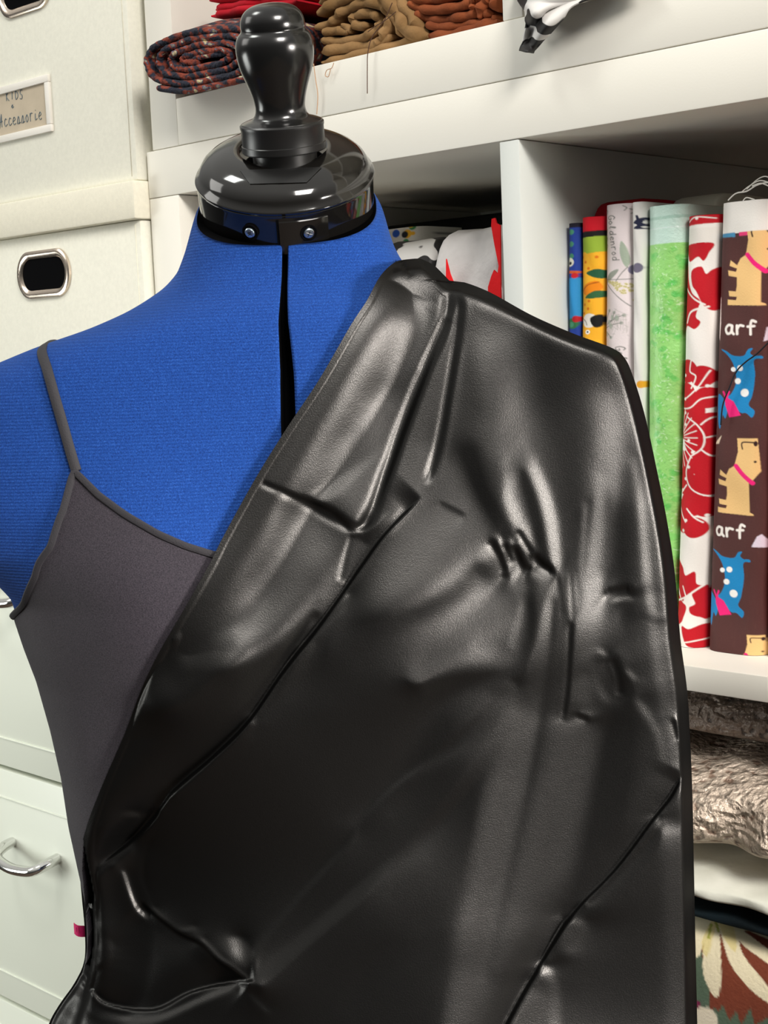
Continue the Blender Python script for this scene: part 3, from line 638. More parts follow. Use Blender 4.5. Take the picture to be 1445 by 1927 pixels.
for side in (-1, 1):
    pts = [(145, 886), (134, 850), (120, 800), (104, 745), (90, 695), (80, 660)]
    P = []
    for x_, y_ in pts:
        x, z, p = body_px(float(x_), float(y_))
        if side > 0: xc = tors(z)[0]; x = 2*xc-x; p = front_p(x, z)
        P.append(to_world(x, z, p+.0015))
    x, z, p = body_px(77., 655.);
    xc = tors(z)[0]; x = x if side < 0 else 2*xc-x
    for dz, pp in ((.0022, .012), (.0032, -.008), (-.002, -.03), (-.03, -.062), (-.08, -.083)):
        P.append(to_world(x, z+dz-(.02 if side > 0 else 0), pp-(.012 if side > 0 else 0)))
    if side > 0: P = list(under_drape(np.array(P))+FH*.003)
    P = crom(P, 5)
    b = MB(); b.tube(P, .0027, 10, up=-FH+.2*ZZ, flat=.45); b.build('strap', M['cami_trim'], cami)
x, z = loc(151, 1744); c = to_world(x, z, 0)
b = MB(); vs = []
for i in range(6):
    for j in range(6):
        vs.append(to_world(x+(-11+22*i/5)*PXM, z+(11-22*j/5)*PXM-.0006*i, .002+.0015*math.sin(i*.9)))
b.add(vs, grid_faces(6, 6)); vs2 = [v+FH*.0008 for v in vs]; b.add(vs2, [f[::-1] for f in grid_faces(6, 6)])
for st in ([(-4, -5), (-4, 4)], [(1, -5), (1, 4), (4, 4)]):
    b.tube([to_world(x+u*PXM, z-v*PXM, .0042) for u, v in st], .00018, 5, mi=1)
tg = b.build('care_tag', [M['pink'], basic('dark_pink_thread', srgb(150, 20, 70), .7)], cami); tg['label'] = 'small pink tag'

# ------------------------------------------------------------------ satin drape mesh
ys = np.r_[486.5, 488, 490, 493, np.arange(496, 1985, 3.2)]; NCF, NCB = 400, 60
LPc, RPc = crom(LP, 5), crom(RP, 5)
LPc[:, 1] = np.maximum.accumulate(LPc[:, 1]+np.arange(len(LPc))*1e-4); RPc[:, 1] = np.maximum.accumulate(RPc[:, 1]+np.arange(len(RPc))*1e-4)
V = []
uu = np.linspace(0, 1, NCF); uu = .5*uu+.5*(1-np.cos(uu*math.pi))/2
for y in ys:
    a = np.interp(y, LPc[:, 1], LPc[:, 0]); c = np.interp(y, RPc[:, 1], RPc[:, 0])
    xx = a+(c-a)*uu; yy = np.full(NCF, y); p = samp(PT, xx, yy)
    # side end closes at the silhouette depth
    e = sm(0, 26, c-xx); p = p*np.sqrt(np.clip(e, 0, 1)*(2-np.clip(e, 0, 1)))
    fr = ray_local(xx, yy, p)
    # turned back behind the shoulder and side
    ub = np.linspace(0, 1, NCB+1)[1:]; stop = max(a, 620 if y < 1560 else a+(c-a)*.0)
    wback = (c-max(a, 700)) if y < 1560 else (c-a)
    wback = (c-max(a, 720))*(1-sm(1500, 1620, y))+(c-a)*sm(1500, 1620, y)
    xb = c-wback*(1-np.cos(ub*math.pi/2)**1.0)*.98
    s_ = np.clip((c-xb)/260., 0, 1); db = np.interp(y, [486, 560, 800, 1200, 1985], [.012, .04, .088, .088, .095])
    pbk = -db*np.sqrt(np.clip(1-(1-s_)**2, 0, 1))*(1 if y < 1540 else 1)
    if y > 1560:
        q_ = np.clip((xb-a)/200., 0, 1); pbk = pbk*(1-side_w[0, 0]*0)*np.sqrt(np.clip(1-(1-q_)**2, 0, 1))*sm(1560, 1640, y)+pbk*(1-sm(1560, 1640, y))
    xs, zs = loc(c, y, 0.); sc = (xb-c)*PXM
    bk = to_world(xs+sc, np.full(NCB, float(zs)), pbk)
    V.append(np.concatenate([fr, bk]))
V = np.concatenate(V)
sat = mesh_from('satin_fabric', V, grid_faces(len(ys), NCF+NCB), M['satin'])
tag(sat, 'length of glossy black satin draped and pleated over one shoulder of the blue dress form', 'fabric')

# ------------------------------------------------------------------ cube shelving
FL = -1.432
def board(name, parent, x0, x1, y0, y1, z0, z1, m='shelf', bev=.0008):
    b = MB(); b.box(x0, x1, y0, y1, z0, z1, bev); return b.build(name, M[m], parent)
low = empty('cube_shelf_unit', (0, .19, FL)); tag(low, 'large white cube shelving unit holding upright fabric bolts behind the dress form', 'shelf')
XR = .016+.335*2+.016+.038
board('top_board', low, -.373, XR, 0, .39, 0, .038)
board('side_panel', low, -.373, -.335, .0004, .39, FL, -.0003)
board('side_panel', low, XR-.038, XR, .0004, .39, FL, -.0003)
for zz in (-.351, -.702, -1.053):
    board('shelf_board', low, -.335, XR-.038, .0, .39, zz, zz+.016)
board('bottom_board', low, -.335, XR-.038, .0, .39, FL, FL+.038)
for xx in (0., .351):
    for z0, z1 in ((-.335, -.0003), (-.686, -.3513), (-1.037, -.7023), (FL+.038, -1.0533)): board('divider', low, xx, xx+.016, .0006, .39, z0+.0003, z1, 'shelf_shaded')
up = empty('upper_shelf_unit', (0, .19, .0385)); tag(up, 'upper white cube shelving unit standing on top of the larger one, holding folded cloth', 'shelf')
board('side_panel', up, -.365, -.331, .0004, .39, .0385, .78); board('side_panel', up, XR-.046, XR-.008, .0004, .39, .0385, .78)
board('bottom_board', up, -.3307, XR-.0463, 0, .39, .0385, .0755); board('top_board', up, -.3307, XR-.0463, 0, .39, .742, .78)
for xx in (.006, .357): board('divider', up, xx, xx+.016, .0006, .39, .0758, .7417)
board('shelf_board', up, -.3307, .0057, 0.001, .39, .40, .416); board('shelf_board', up, .0223, .3567, 0.001, .39, .40, .416)

# wall & floor
b = MB(); b.box(-2.2, 2.0, .40, .44, FL, 1.3); tag(b.build('wall_back', M['wall'], smooth=False), kind='structure')
b = MB(); b.box(-2.2, 2.0, -1.9, .44, FL-.03, FL); tag(b.build('floor', M['floor'], smooth=False), kind='structure')

# ------------------------------------------------------------------ drawer unit and storage boxes
BY = -.012; BXR = -.377; BXL = -.690
du = empty('drawer_unit', (-.533, .18, FL)); tag(du, 'white drawer cabinet with curved chrome pulls under the storage boxes', 'drawers')
DT = -.285
b = MB(); b.box(-.712, -.3745, .008, .39, FL, DT, .002); b.build('carcass', M['drawer'], du)
seams = [DT, -.533, -.785, -1.035, -1.285]
for i in range(4):
    z1, z0 = seams[i]-.002, seams[i+1]+.002
    b = MB(); b.box(-.710, -.3765, BY, .0075, z0, z1, .0015)
    # raised edge bead: recessed centre panel line
    for za, zb_ in ((z1-.030, z1-.0285), (z0+.0285, z0+.030)): b.box(-.710, -.3765, BY-.0012, BY+.001, za, zb_, .0005)
    dr = b.build('drawer', M['drawer'], du)
    hz = (-.354, -.616, -.866, -1.116)[i]
    b = MB()
    HX = -.046
    P = [(-.592, BY+.002, hz+.008), (-.592, BY-.010, hz+.006), (-.588, BY-.022, hz+.002), (-.578, BY-.026, hz-.001), (-.553, BY-.028, hz-.003), (-.528, BY-.026, hz-.001), (-.518, BY-.022, hz+.002), (-.514, BY-.010, hz+.006), (-.514, BY+.002, hz+.008)]
    b.tube(crom([(q_[0]+HX, q_[1], q_[2]) for q_ in P], 5), .006, 12, up=(0, 0, 1.), flat=.85); b.build('handle', M['chrome'], dr)

def stadium(cx, cz, w, h, n=16):
    r = h/2*.93; out = []
    for sx, a0 in ((1, -90), (-1, 90)):
        for k in range(n+1):
            a = math.radians(a0+180*k/n); out.append((cx+sx*(w/2-r)+r*math.cos(a), cz+h/2*math.sin(a)))
    return out
def ring(b, o, i, y, th, mi=0):
    n = len(o); cx = np.mean([q[0] for q in o]); cz = np.mean([q[1] for q in o]); vs = []
    prof = [(0, 0, o), (-th*.7, .05, o), (-th, .3, None), (-th*.9, .7, None), (-th*.3, 1, i), (th*2, 1, i)]
    for dy, f, _ in prof:
        for k in range(n): vs.append((o[k][0]*(1-f)+i[k][0]*f, y+dy, o[k][1]*(1-f)+i[k][1]*f))
    b.add(vs, grid_faces(len(prof), n, True), mi)
def storage_box(z0, z1, lid, label, grommet_z, label_z=None):
    e = empty('storage_box', (-.533, .15, z0)); tag(e, label, 'box')
    cx = -.5215; gw, gh = .084, .043
    # solid body; a flat dark sheet stands in for the handle opening
    b = MB(); x0, x1 = BXL, BXR; y0 = BY
    b.box(x0, x1, y0+.004, .33, z0, z1, .003)
    body = b.build('box_body', M['box'], e)
    hole = None
    if grommet_z is not None:
        o = stadium(cx, grommet_z, gw, gh, 16); i = stadium(cx, grommet_z, gw*.80, gh*.66, 16)
        b = MB(); ring(b, o, i, y0+.004, .003); n = len(i)
        g = b.build('handle_grommet', M['nickel'], e)
        b = MB(); b.add([(q[0], y0+.0036, q[1]) for q in i], [tuple(range(n))]); b.build('handle_opening_shade', M['gap'], g, smooth=False)  # flat black sheet painted as the shade inside the opening
    if lid:
        b = MB(); b.box(x0-.003, x1+.0028, y0-.003, .335, lid[0], lid[1], .002); b.build('lid', M['box_lid'], e)
    # stitched corner edge
    b = MB(); b.tube([(x1-.0065, y0+.0038, z0+.004), (x1-.0065, y0+.0038, z1-.004)], .00035, 6); b.build('corner_seam', M['box_lid'], e)
    if label_z is not None:
        lx0, lx1, lz0, lz1 = label_z
        b = MB(); t_ = .0065
        for a in ((lx0-t_, lx1+t_, lz1, lz1+t_), (lx0-t_, lx1+t_, lz0-t_, lz0), (lx0-t_, lx0, lz0, lz1), (lx1, lx1+t_, lz0, lz1)):
            b.box(a[0], a[1], y0+.001, y0+.0045, a[2], a[3], .0008)
        h = b.build('label_holder', M['frame_pl'], e)
        b = MB(); b.box(lx0-.001, lx1+.001, y0+.003, y0+.0038, lz0-.001, lz1+.001)
        def wr(txt, px0, py0, px1, py1, h):
            A_ = np.array((px0, py0), float); B_ = np.array((px1, py1), float); L = np.linalg.norm(B_-A_); u = (B_-A_)/L; adv = L/len(txt)
            for st in word(txt, px0, py0, u, (.05, 1), adv, h):
                st = crom(st, 4) if len(st) > 2 else np.array(st, float)
                P = [hit(float(q[0]), float(q[1]), 1, y0+.0027) for q in st]; b.tube(P, .00028, 5, mi=1)
        wr('KIDS', 10, 172, 44, 168, 18); wr('4', 20, 197, 27, 196, 8); wr('Accessorie', -2, 216, 79, 200, 24)
        b.build('label_card', [M['card'], M['ink']], h)
    return e
lz = hit(np.array([98., 98.]), np.array([128., 262.]), 1, BY)
lw = hit(np.array([80., 82.]), np.array([155., 235.]), 1, BY)
storage_box(DT, -.0165, (-.0165, .0150), 'cream fabric storage box with lid, on the drawer cabinet, lower of the stack', float(hit(62, 517, 1, BY)[2]))
storage_box(.0153, .330, None, 'cream fabric storage box labelled Kids Accessorie, upper of the stack', float(hit(12, 1, 1, BY)[2])+.006, (float(lw[0][0])-.082, float(lw[0][0]), float(lw[1][2]), float(lw[0][2])))

# ------------------------------------------------------------------ fabric bolts standing on the shelf
VC = vcol('printed_cotton'); VCG = vcol('glitter_tulle', .35, .9, 500, .6)
def bolt(name, cat, label, px_top, px_bot, yt, yb, Yf, canvas, mat, depth=.13, group='fabric bolts standing on the shelf', wob=.0006, zb=-.335, flare=None, round_=.5):
    """px_top/px_bot: left and right edge of its face at its top and bottom"""
    a = hit(np.array(px_top, float), np.array([yt, yt], float), 1, Yf); c = hit(np.array(px_bot, float), np.array([yb, yb], float), 1, Yf)
    zt_ = float(a[:, 2].mean()); zbm = float(c[:, 2].mean()); NZ = max(60, int((yb-yt)/1.25)); NU = max(16, int((px_top[1]-px_top[0])/1.1))
    zs_ = np.linspace(zt_, zb+.0003, NZ); V = []; C = []
    nb = 10
    for z in zs_:
        f = (zt_-z)/(zt_-zbm); x0 = a[0, 0]+(c[0, 0]-a[0, 0])*f; x1 = a[1, 0]+(c[1, 0]-a[1, 0])*f; w = x1-x0; r = min(w*round_, .012)
        u = np.linspace(0, 1, NU); xs = x0+w*u
        e = np.minimum(xs-x0, x1-xs); ydip = r-np.sqrt(np.clip(r*r-(r-np.clip(e, 0, r))**2, 0, None))
        wv = wob*np.sin(z*70+x0*300)+wob*.7*np.sin(z*163+u*5)
        ysf = Yf+ydip+wv*np.sin(u*math.pi)
        V.append(np.stack([xs, ysf, np.full(NU, z)], 1))
        bx = np.r_[np.full(nb//2, x1), np.full(nb//2, x0)]; by = Yf+r+np.r_[np.linspace(.01, depth, nb//2), np.linspace(depth, .01, nb//2)]
        V.append(np.stack([bx, by, np.full(nb, z)], 1))
        py = yt+(yb-yt)*f
        pL = px_top[0]+(px_bot[0]-px_top[0])*f; pR = px_top[1]+(px_bot[1]-px_top[1])*f
        C.append(canvas.sample(pL+(pR-pL)*np.clip(u, .02, .98), np.full(NU, py))); C.append(canvas.sample(np.r_[np.full(nb//2, pR-1), np.full(nb//2, pL+1)], np.full(nb, py)))
    n = NU+nb; V = np.concatenate(V); fc = grid_faces(NZ, n, True); fc.append(tuple(range(n))); fc.append(tuple((NZ-1)*n+k for k in range(n))[::-1])
    o = mesh_from(name, V, fc, mat, smooth=True, colors=np.concatenate(C))
    tag(o, label, cat, group); return o

# brown dog print
def dog_tan(c, ox, oy, s=1.):
    T = (232, 190, 128); f = lambda pts: [(ox+x*s, oy+y*s) for x, y in pts]
    c.poly(f([(34,0),(70,0),(72,30),(74,62),(62,80),(56,82),(56,140),(62,143),(63,146),(54,146),(8,143),(-4,142),(-4,132),(12,134),(14,128),(-1,126),(-2,116),(12,118),(14,108),(14,92),(-2,88),(-3,78),(12,82),(14,76),(0,70),(2,60),(14,70),(20,58),(30,52),(36,26)]), T)
    c.stroke(f([(33,52),(45,68),(62,84)]), 8*s, (236, 30, 120)); c.dot(ox+66*s, oy+44*s, 2.2*s, (40, 20, 20))
    c.stroke(f([(44,20),(44,8),(66,8)]), 2.6*s, (50, 25, 25)); c.dot(ox+67*s, oy+10*s, 3.2*s, (50, 25, 25), 5*s)
def dog_blue(c, ox, oy, s=1.):
    Bc = (22, 130, 190); f = lambda pts: [(ox+x*s, oy+y*s) for x, y in pts]
    c.smooth(f([(8,0),(20,3),(34,12),(54,13),(62,2),(70,0),(66,8),(72,14),(82,14),(84,19),(72,22),(73,50),(68,86),(62,104),(72,116),(68,128),(58,120),(46,118),(30,98),(20,92),(30,82),(38,60),(34,30),(22,10)]), Bc)
    c.smooth(f([(0,86),(14,92),(22,112),(18,130),(12,124),(6,150),(0,130)]), Bc)
    c.poly(f([(17,84),(24,92),(34,98),(48,124),(26,128),(18,104)]), (236, 30, 120)); c.stroke(f([(14,80),(20,92),(25,80)]), 4*s, (236, 30, 120), curve=False)
    for x, y, r in ((46,36,5.5),(41,60,5.5),(54,82,7.5),(33,38,4.5)): c.dot(ox+x*s, oy+y*s, r*s, (240, 238, 235))
cv = Canvas(1300, 1460, 370, 1250, (78, 44, 42))
for _ in range(500):
    x, y = random.uniform(1320, 1450), random.uniform(430, 1240); cv.stroke([(x, y), (x, y+random.uniform(4, 12))], 1., (92, 58, 52), .25)
cv.poly([(1340,370),(1460,370),(1460,438),(1340,434)], (232, 228, 222))
cv.poly([(1345,434),(1384,434),(1384,442),(1345,440)], (70, 140, 180)); cv.poly([(1392,434),(1418,434),(1418,441),(1392,441)], (230, 60, 120)); cv.poly([(1420,434),(1445,434),(1445,441),(1420,441)], (60, 120, 170))
T = (232, 190, 128)
dog_tan(cv, 1373, 424, 1.0); cv.poly([(1340,370),(1460,370),(1460,434),(1340,434)], (232, 228, 222)); cv.poly([(1345,434),(1384,434),(1384,442),(1345,440)], (70, 140, 180))
dog_tan(cv, 1354, 815, 1.0); dog_tan(cv, 1380, 1190, .72)
dog_blue(cv, 1347, 648, 1.); dog_blue(cv, 1328, 1030, 1.)
for ox, oy in ((1365, 596), (1345, 978)):
    for st in word('arf', ox, oy, (1, .02), (.02, 1), 20, 24): cv.stroke(st, 4.6, (240, 232, 225))
for pts in ([(1436,610),(1446,606),(1447,630),(1432,636)], [(1422,1000),(1428,996),(1438,1012),(1438,1022),(1414,1020)]): cv.poly(pts, (215, 205, 220))
cv.poly([(1345,555),(1351,550),(1354,600),(1350,632),(1344,620)], (225, 205, 200)); cv.poly([(1326,980),(1331,985),(1332,1008),(1326,1008)], (235, 205, 190)); cv.poly([(1338,828),(1352,826),(1358,810)], (225, 205, 180))
bolt('fabric_bolt', 'fabric bolt', 'brown cotton bolt printed with tan and blue dogs and the word arf', (1348, 1446), (1322, 1433), 378, 1236, .044, cv, VC)
# coral red bolt at the right
cv = Canvas(1420, 1620, 370, 1260, (222, 70, 58)); cv.poly([(1420,1190),(1620,1190),(1620,1260),(1420,1260)], (235, 226, 220)); cv.poly([(1420,370),(1620,370),(1620,440),(1420,430)], (235, 200, 195))
for k in range(30): cv.dot(random.uniform(1435, 1600), random.uniform(440, 1180), random.uniform(5, 14), (238, 110, 90), a=.5)
bolt('fabric_bolt', 'fabric bolt', 'coral red bolt with a white selvedge at the right end of the row', (1449, 1530), (1435, 1515), 385, 1240, .043, cv, VC)
# red and white damask
cv = Canvas(1250, 1360, 395, 1230, (238, 232, 226)); RD = (188, 14, 30); WH = (238, 232, 226)
cv.poly([(1270,395),(1360,395),(1360,420),(1300,422),(1270,424)], RD); cv.dot(1312, 410, 3, WH); cv.stroke([(1290,416),(1310,408),(1340,412)], 2, WH)
cv.poly([(1265,428),(1360,428),(1360,456),(1265,458)], (232, 226, 218))
cv.smooth([(1284,458),(1335,456),(1330,475),(1322,488),(1312,480),(1295,488),(1288,475)], RD)
cv.smooth([(1278,492),(1288,495),(1292,520),(1302,545),(1318,560),(1314,575),(1310,590),(1318,600),(1308,612),(1290,606),(1280,625),(1276,600)], RD)
cv.smooth([(1300,505),(1318,498),(1326,512),(1334,505),(1350,500),(1345,540),(1340,578),(1325,572),(1312,545),(1302,530)], RD)
cv.stroke([(1284,535),(1305,555),(1325,568)], 3, WH); cv.stroke([(1290,600),(1300,580),(1330,572)], 3.5, WH)
# large mirrored rosette around (1278,810)
for k in range(3): pass
for (x, y, r) in [(1290,690,22),(1318,700,20),(1285,735,24),(1325,740,20),(1300,765,24),(1330,790,22),(1290,800,20),(1312,820,26),(1332,840,20),(1300,860,24),(1288,900,24),(1325,900,24),(1300,940,24),(1322,945,20),(1285,975,22),(1305,985,20),(1270,950,18),(1322,870,20),(1275,860,22),(1276,770,20)]:
    cv.dot(x, y, r, RD)
for k in range(13):
    a = math.radians(-80+k*160/12); cv.stroke([(1270+14*math.cos(a), 815+16*math.sin(a)), (1270+42*math.cos(a), 815+58*math.sin(a))], 1.9, WH)
arcs = [[(1300,668),(1296,690),(1308,700),(1300,722)], [(1330,690),(1312,720),(1290,740),(1268,742)], [(1275,760),(1300,758),(1318,742),(1345,738)], [(1292,775),(1312,790),(1322,812),(1318,835),(1300,850)], [(1318,790),(1330,778),(1345,775)], [(1322,815),(1334,812),(1345,808)], [(1318,838),(1330,850),(1345,852)], [(1300,852),(1290,880),(1295,905),(1312,920),(1340,930)], [(1290,905),(1272,925),(1262,930)], [(1270,940),(1280,960),(1290,975)], [(1292,950),(1305,965),(1318,975)]]
for a in arcs: cv.stroke(a, 2.6, WH)
for x, y in [(1284,698),(1308,722),(1286,742),(1326,718),(1288,790),(1296,820),(1304,842),(1296,870),(1288,893),(1280,915),(1291,972),(1285,992),(1323,962),(1287,768)]: cv.dot(x, y, 3, WH)
cv.poly([(1250,1012),(1296,1014),(1312,1012),(1325,995),(1360,990),(1360,1080),(1250,1055)], WH)
cv.smooth([(1264,1055),(1272,1050),(1284,1062),(1290,1078),(1306,1070),(1308,1092),(1316,1098),(1312,1108),(1290,1118),(1282,1130),(1272,1110),(1262,1090)], RD)
cv.smooth([(1262,1110),(1280,1130),(1290,1140),(1285,1160),(1280,1172),(1268,1176),(1262,1150)], RD)
cv.smooth([(1302,1112),(1322,1096),(1322,1158),(1312,1158),(1298,1152),(1296,1140),(1306,1132)], RD)
cv.smooth([(1282,1178),(1296,1182),(1322,1172),(1322,1215),(1296,1216),(1286,1200)], RD); cv.stroke([(1262,1133),(1290,1120),(1322,1092)], 3.2, WH); cv.stroke([(1290,1120),(1284,1100)], 2.5, WH); cv.stroke([(1278,1212),(1300,1206),(1322,1200)], 2.5, WH)
def bolt_lean(**k): pass
bolt('fabric_bolt', 'fabric bolt', 'white cotton bolt printed with large red damask flowers', (1284, 1346), (1262, 1320), 405, 1216, .045, cv, VC, round_=.5, depth=.055)
# green glitter
cv = Canvas(1195, 1300, 375, 1240, (146, 208, 116))
for k in range(150):
    x, y = random.uniform(1200, 1290), random.uniform(455, 1230); r = random.uniform(3, 11)
    cv.dot(x, y, r, random.choice([(120, 200, 90), (160, 220, 130), (96, 196, 84), (150, 206, 122)]), r*random.uniform(.6, 1.5), a=.45)
for k in range(36):
    x, y = random.uniform(1210, 1275), random.uniform(460, 1230)
    for j in range(4): cv.dot(x+random.uniform(-8, 8), y+random.uniform(-9, 9), random.uniform(3, 6), (84, 190, 84), a=.5)
for k in range(700):
    x, y = random.gauss(1248, 16), random.uniform(458, 1230); cv.stroke([(x, y), (x+random.uniform(-4, 4), y+random.uniform(-3, 3))], 1.2, (222, 244, 210) if k % 2 else (88, 160, 80), .6)
cv.poly([(1190,370),(1300,370),(1300,455),(1190,457)], (196, 224, 212)); cv.poly([(1190,408),(1300,404),(1300,410),(1190,413)], (170, 205, 190)); cv.poly([(1190,428),(1300,425),(1300,427),(1190,430)], (214, 232, 226))
bolt('fabric_bolt', 'fabric bolt', 'lime green glitter tulle bolt with a pale mint top band', (1209, 1281), (1209, 1260), 386, 1205, .0452, cv, VCG, depth=.055, round_=.5)
# white with navy motif
cv = Canvas(1170, 1250, 370, 1240, (222, 220, 216)); cv.poly([(1196,404),(1200,404),(1202,410),(1210,408),(1206,418),(1210,424),(1204,426),(1212,430),(1200,430),(1192,428),(1200,422),(1192,418),(1198,412)], (30, 34, 60)); cv.dot(1204, 716, 7, (226, 160, 40)); cv.dot(1198, 500, 9, (110, 105, 125))
bolt('fabric_bolt', 'fabric bolt', 'white cotton bolt with small navy motifs between the botanical and green bolts', (1186, 1208), (1193, 1208), 380, 1190, .0454, cv, VC)
# goldenrod botanical
cv = Canvas(1110, 1210, 375, 1240, (226, 215, 216)); GN = (120, 138, 120); GD = (95, 98, 92)
for st in word('Goldenrod', 1157, 404, (.08, 1), (-1, 0), 9.4, 13): cv.stroke([(x+0, y) for x, y in st], 1.5, GD)
for st in word('Gold', 1173, 645, (.1, 1), (-1, 0), 9.5, 14): cv.stroke(st, 1.5, GD)
cv.smooth([(1168,452),(1176,468),(1179,490),(1174,500),(1167,485),(1165,468)], (165, 178, 160)); cv.stroke([(1176,500),(1166,512),(1155,530)], 1.3, GD); cv.smooth([(1136,522),(1146,508),(1162,503),(1155,515),(1140,526)], (150, 155, 145))
for k in range(70):
    x, y = random.uniform(0, 1), random.uniform(0, 1); cv.dot(1142+x*44, 523+x*(8+y*36), 1.9, (214, 204, 150)); cv.dot(1142+x*44, 523+x*(8+y*36), 1., (160, 150, 100))
cv.stroke([(1130,520),(1150,540),(1180,572)], 1.2, GD); cv.stroke([(1130,520),(1165,522),(1186,522)], 1.2, GD)
for (a, b2, c2, d2) in [(1126,612,1145,578),(1130,610,1160,590),(1130,612,1168,602),(1128,615,1150,628),(1148,600,1156,582),(1150,598,1172,588)]:
    cv.stroke([(a, b2), ((a+c2)/2+2, (b2+d2)/2-2), (c2, d2)], 1.2, GD); cv.dot(c2, d2, 3, GN, a=.6); cv.dot((a+c2)/2, (b2+d2)/2, 3.4, (170, 182, 168), 5, a=.8)
for k in range(26): cv.stroke([(1155+random.uniform(-12, 22), 600+random.uniform(-25, 30)) for _ in range(1)]+[(1160+random.uniform(-12, 18), 600+random.uniform(-25, 30))], .9, (150, 150, 140), .5)
for y in (430, 445, 458): cv.stroke([(1132, y-4), (1139, y), (1134, y+5)], 1.2, (150, 145, 110))
for (x, y) in ((1136,392),(1170,388),(1178,394)): cv.stroke([(x, y), (x+5, y+4), (x+2, y+9)], 1.2, GD)
for k in range(6):
    y0_ = 720+k*85; cv.stroke([(1135, y0_), (1160, y0_-20), (1180, y0_-30)], 1.5, GN); cv.dot(1165, y0_, 8, (170, 182, 168), 14, a=.7)
cv.dot(1186, 505, 10, (120, 116, 140))
bolt('fabric_bolt', 'fabric bolt', 'pale pink botanical bolt printed with the word Goldenrod', (1130, 1184), (1125, 1191), 384, 1180, .0456, cv, VC, depth=.012)
# red topped animal print
cv = Canvas(1070, 1150, 370, 1240, (248, 180, 44)); cv.poly([(1070,370),(1150,370),(1150,434),(1070,436)], (206, 16, 36)); cv.poly([(1070,435),(1150,433),(1150,444),(1070,447)], (24, 20, 20)); cv.poly([(1070,446),(1150,443),(1150,470),(1070,478)], (156, 186, 60))
for k in range(3): pass
def giraffe(c, ox, oy):
    Yc = (250, 186, 46); c.dot(ox+12, oy+14, 12, Yc, 15); c.dot(ox+36, oy+14, 8, Yc, 13); c.smooth([(ox+4,oy+18),(ox+26,oy+26),(ox+30,oy+80),(ox+20,oy+130),(ox+6,oy+120),(ox+10,oy+60)], Yc)
    for dx, dy in ((8,8),(16,18),(22,30),(14,96),(22,104),(12,112),(24,90),(36,10)): c.dot(ox+dx, oy+dy, 2.6, (226, 120, 20))
    c.smooth([(ox+18,oy+38),(ox+34,oy+32),(ox+46,oy+36),(ox+46,oy+48),(ox+34,oy+48)], (36, 92, 62)); c.smooth([(ox+8,oy+72),(ox+18,oy+58),(ox+36,oy+54),(ox+42,oy+68),(ox+24,oy+80)], (240, 140, 20)); c.stroke([(ox+8,oy+72),(ox+22,oy+60),(ox+38,oy+56)], 1.4, (150, 60, 10)); c.smooth([(ox+16,oy+84),(ox+32,oy+72),(ox+46,oy+74),(ox+44,oy+84)], (50, 100, 60))
    c.dot(ox+24, oy+126, 14, (240, 236, 228), 13); c.smooth([(ox+26,oy+122),(ox+42,oy+116),(ox+42,oy+136),(ox+32,oy+138)], (20, 18, 18)); c.stroke([(ox+6,oy+120),(ox+16,oy+126),(ox+20,oy+134)], 1.2, (60, 40, 30))
    c.dot(ox+22, oy+147, 4, (255, 255, 250)); c.dot(ox+22, oy+147, 1.8, (30, 20, 20)); c.dot(ox+4, oy+44, 5, (200, 30, 30)); c.dot(ox+6, oy+128, 4, (60, 150, 210))
for k in range(5): giraffe(cv, 1084, 472+k*160)
bolt('fabric_bolt', 'fabric bolt', 'red topped bolt printed with yellow spotted giraffes and green leaves', (1087, 1129), (1089, 1123), 408, 1150, .0458, cv, VC, depth=.006)
# blue owl print
cv = Canvas(1050, 1100, 370, 1240, (34, 62, 150)); cv.poly([(1050,370),(1100,370),(1100,428),(1050,428)], (26, 24, 40))
for k in range(5):
    y0_ = 436+k*170
    for dy in (0, 22, 44): cv.dot(1074, y0_+dy, 5, (70, 140, 110))
    cv.dot(1071, y0_+55, 8, (225, 225, 210)); cv.dot(1072, y0_+57, 3, (30, 30, 30)); cv.stroke([(1060, y0_+72), (1084, y0_+74)], 5, (200, 90, 40)); cv.poly([(1060,y0_+84),(1095,y0_+84),(1095,y0_+160),(1060,y0_+160)], (46, 140, 200)); cv.dot(1080, y0_+80, 5, (190, 30, 40)); cv.dot(1076, y0_+168, 10, (50, 110, 70)); cv.dot(1082, y0_+160, 6, (180, 30, 40))
bolt('fabric_bolt', 'fabric bolt', 'narrow blue bolt with green dots and orange branches, leftmost in its cubby', (1066, 1086), (1070, 1088), 420, 1130, .046, cv, VC)
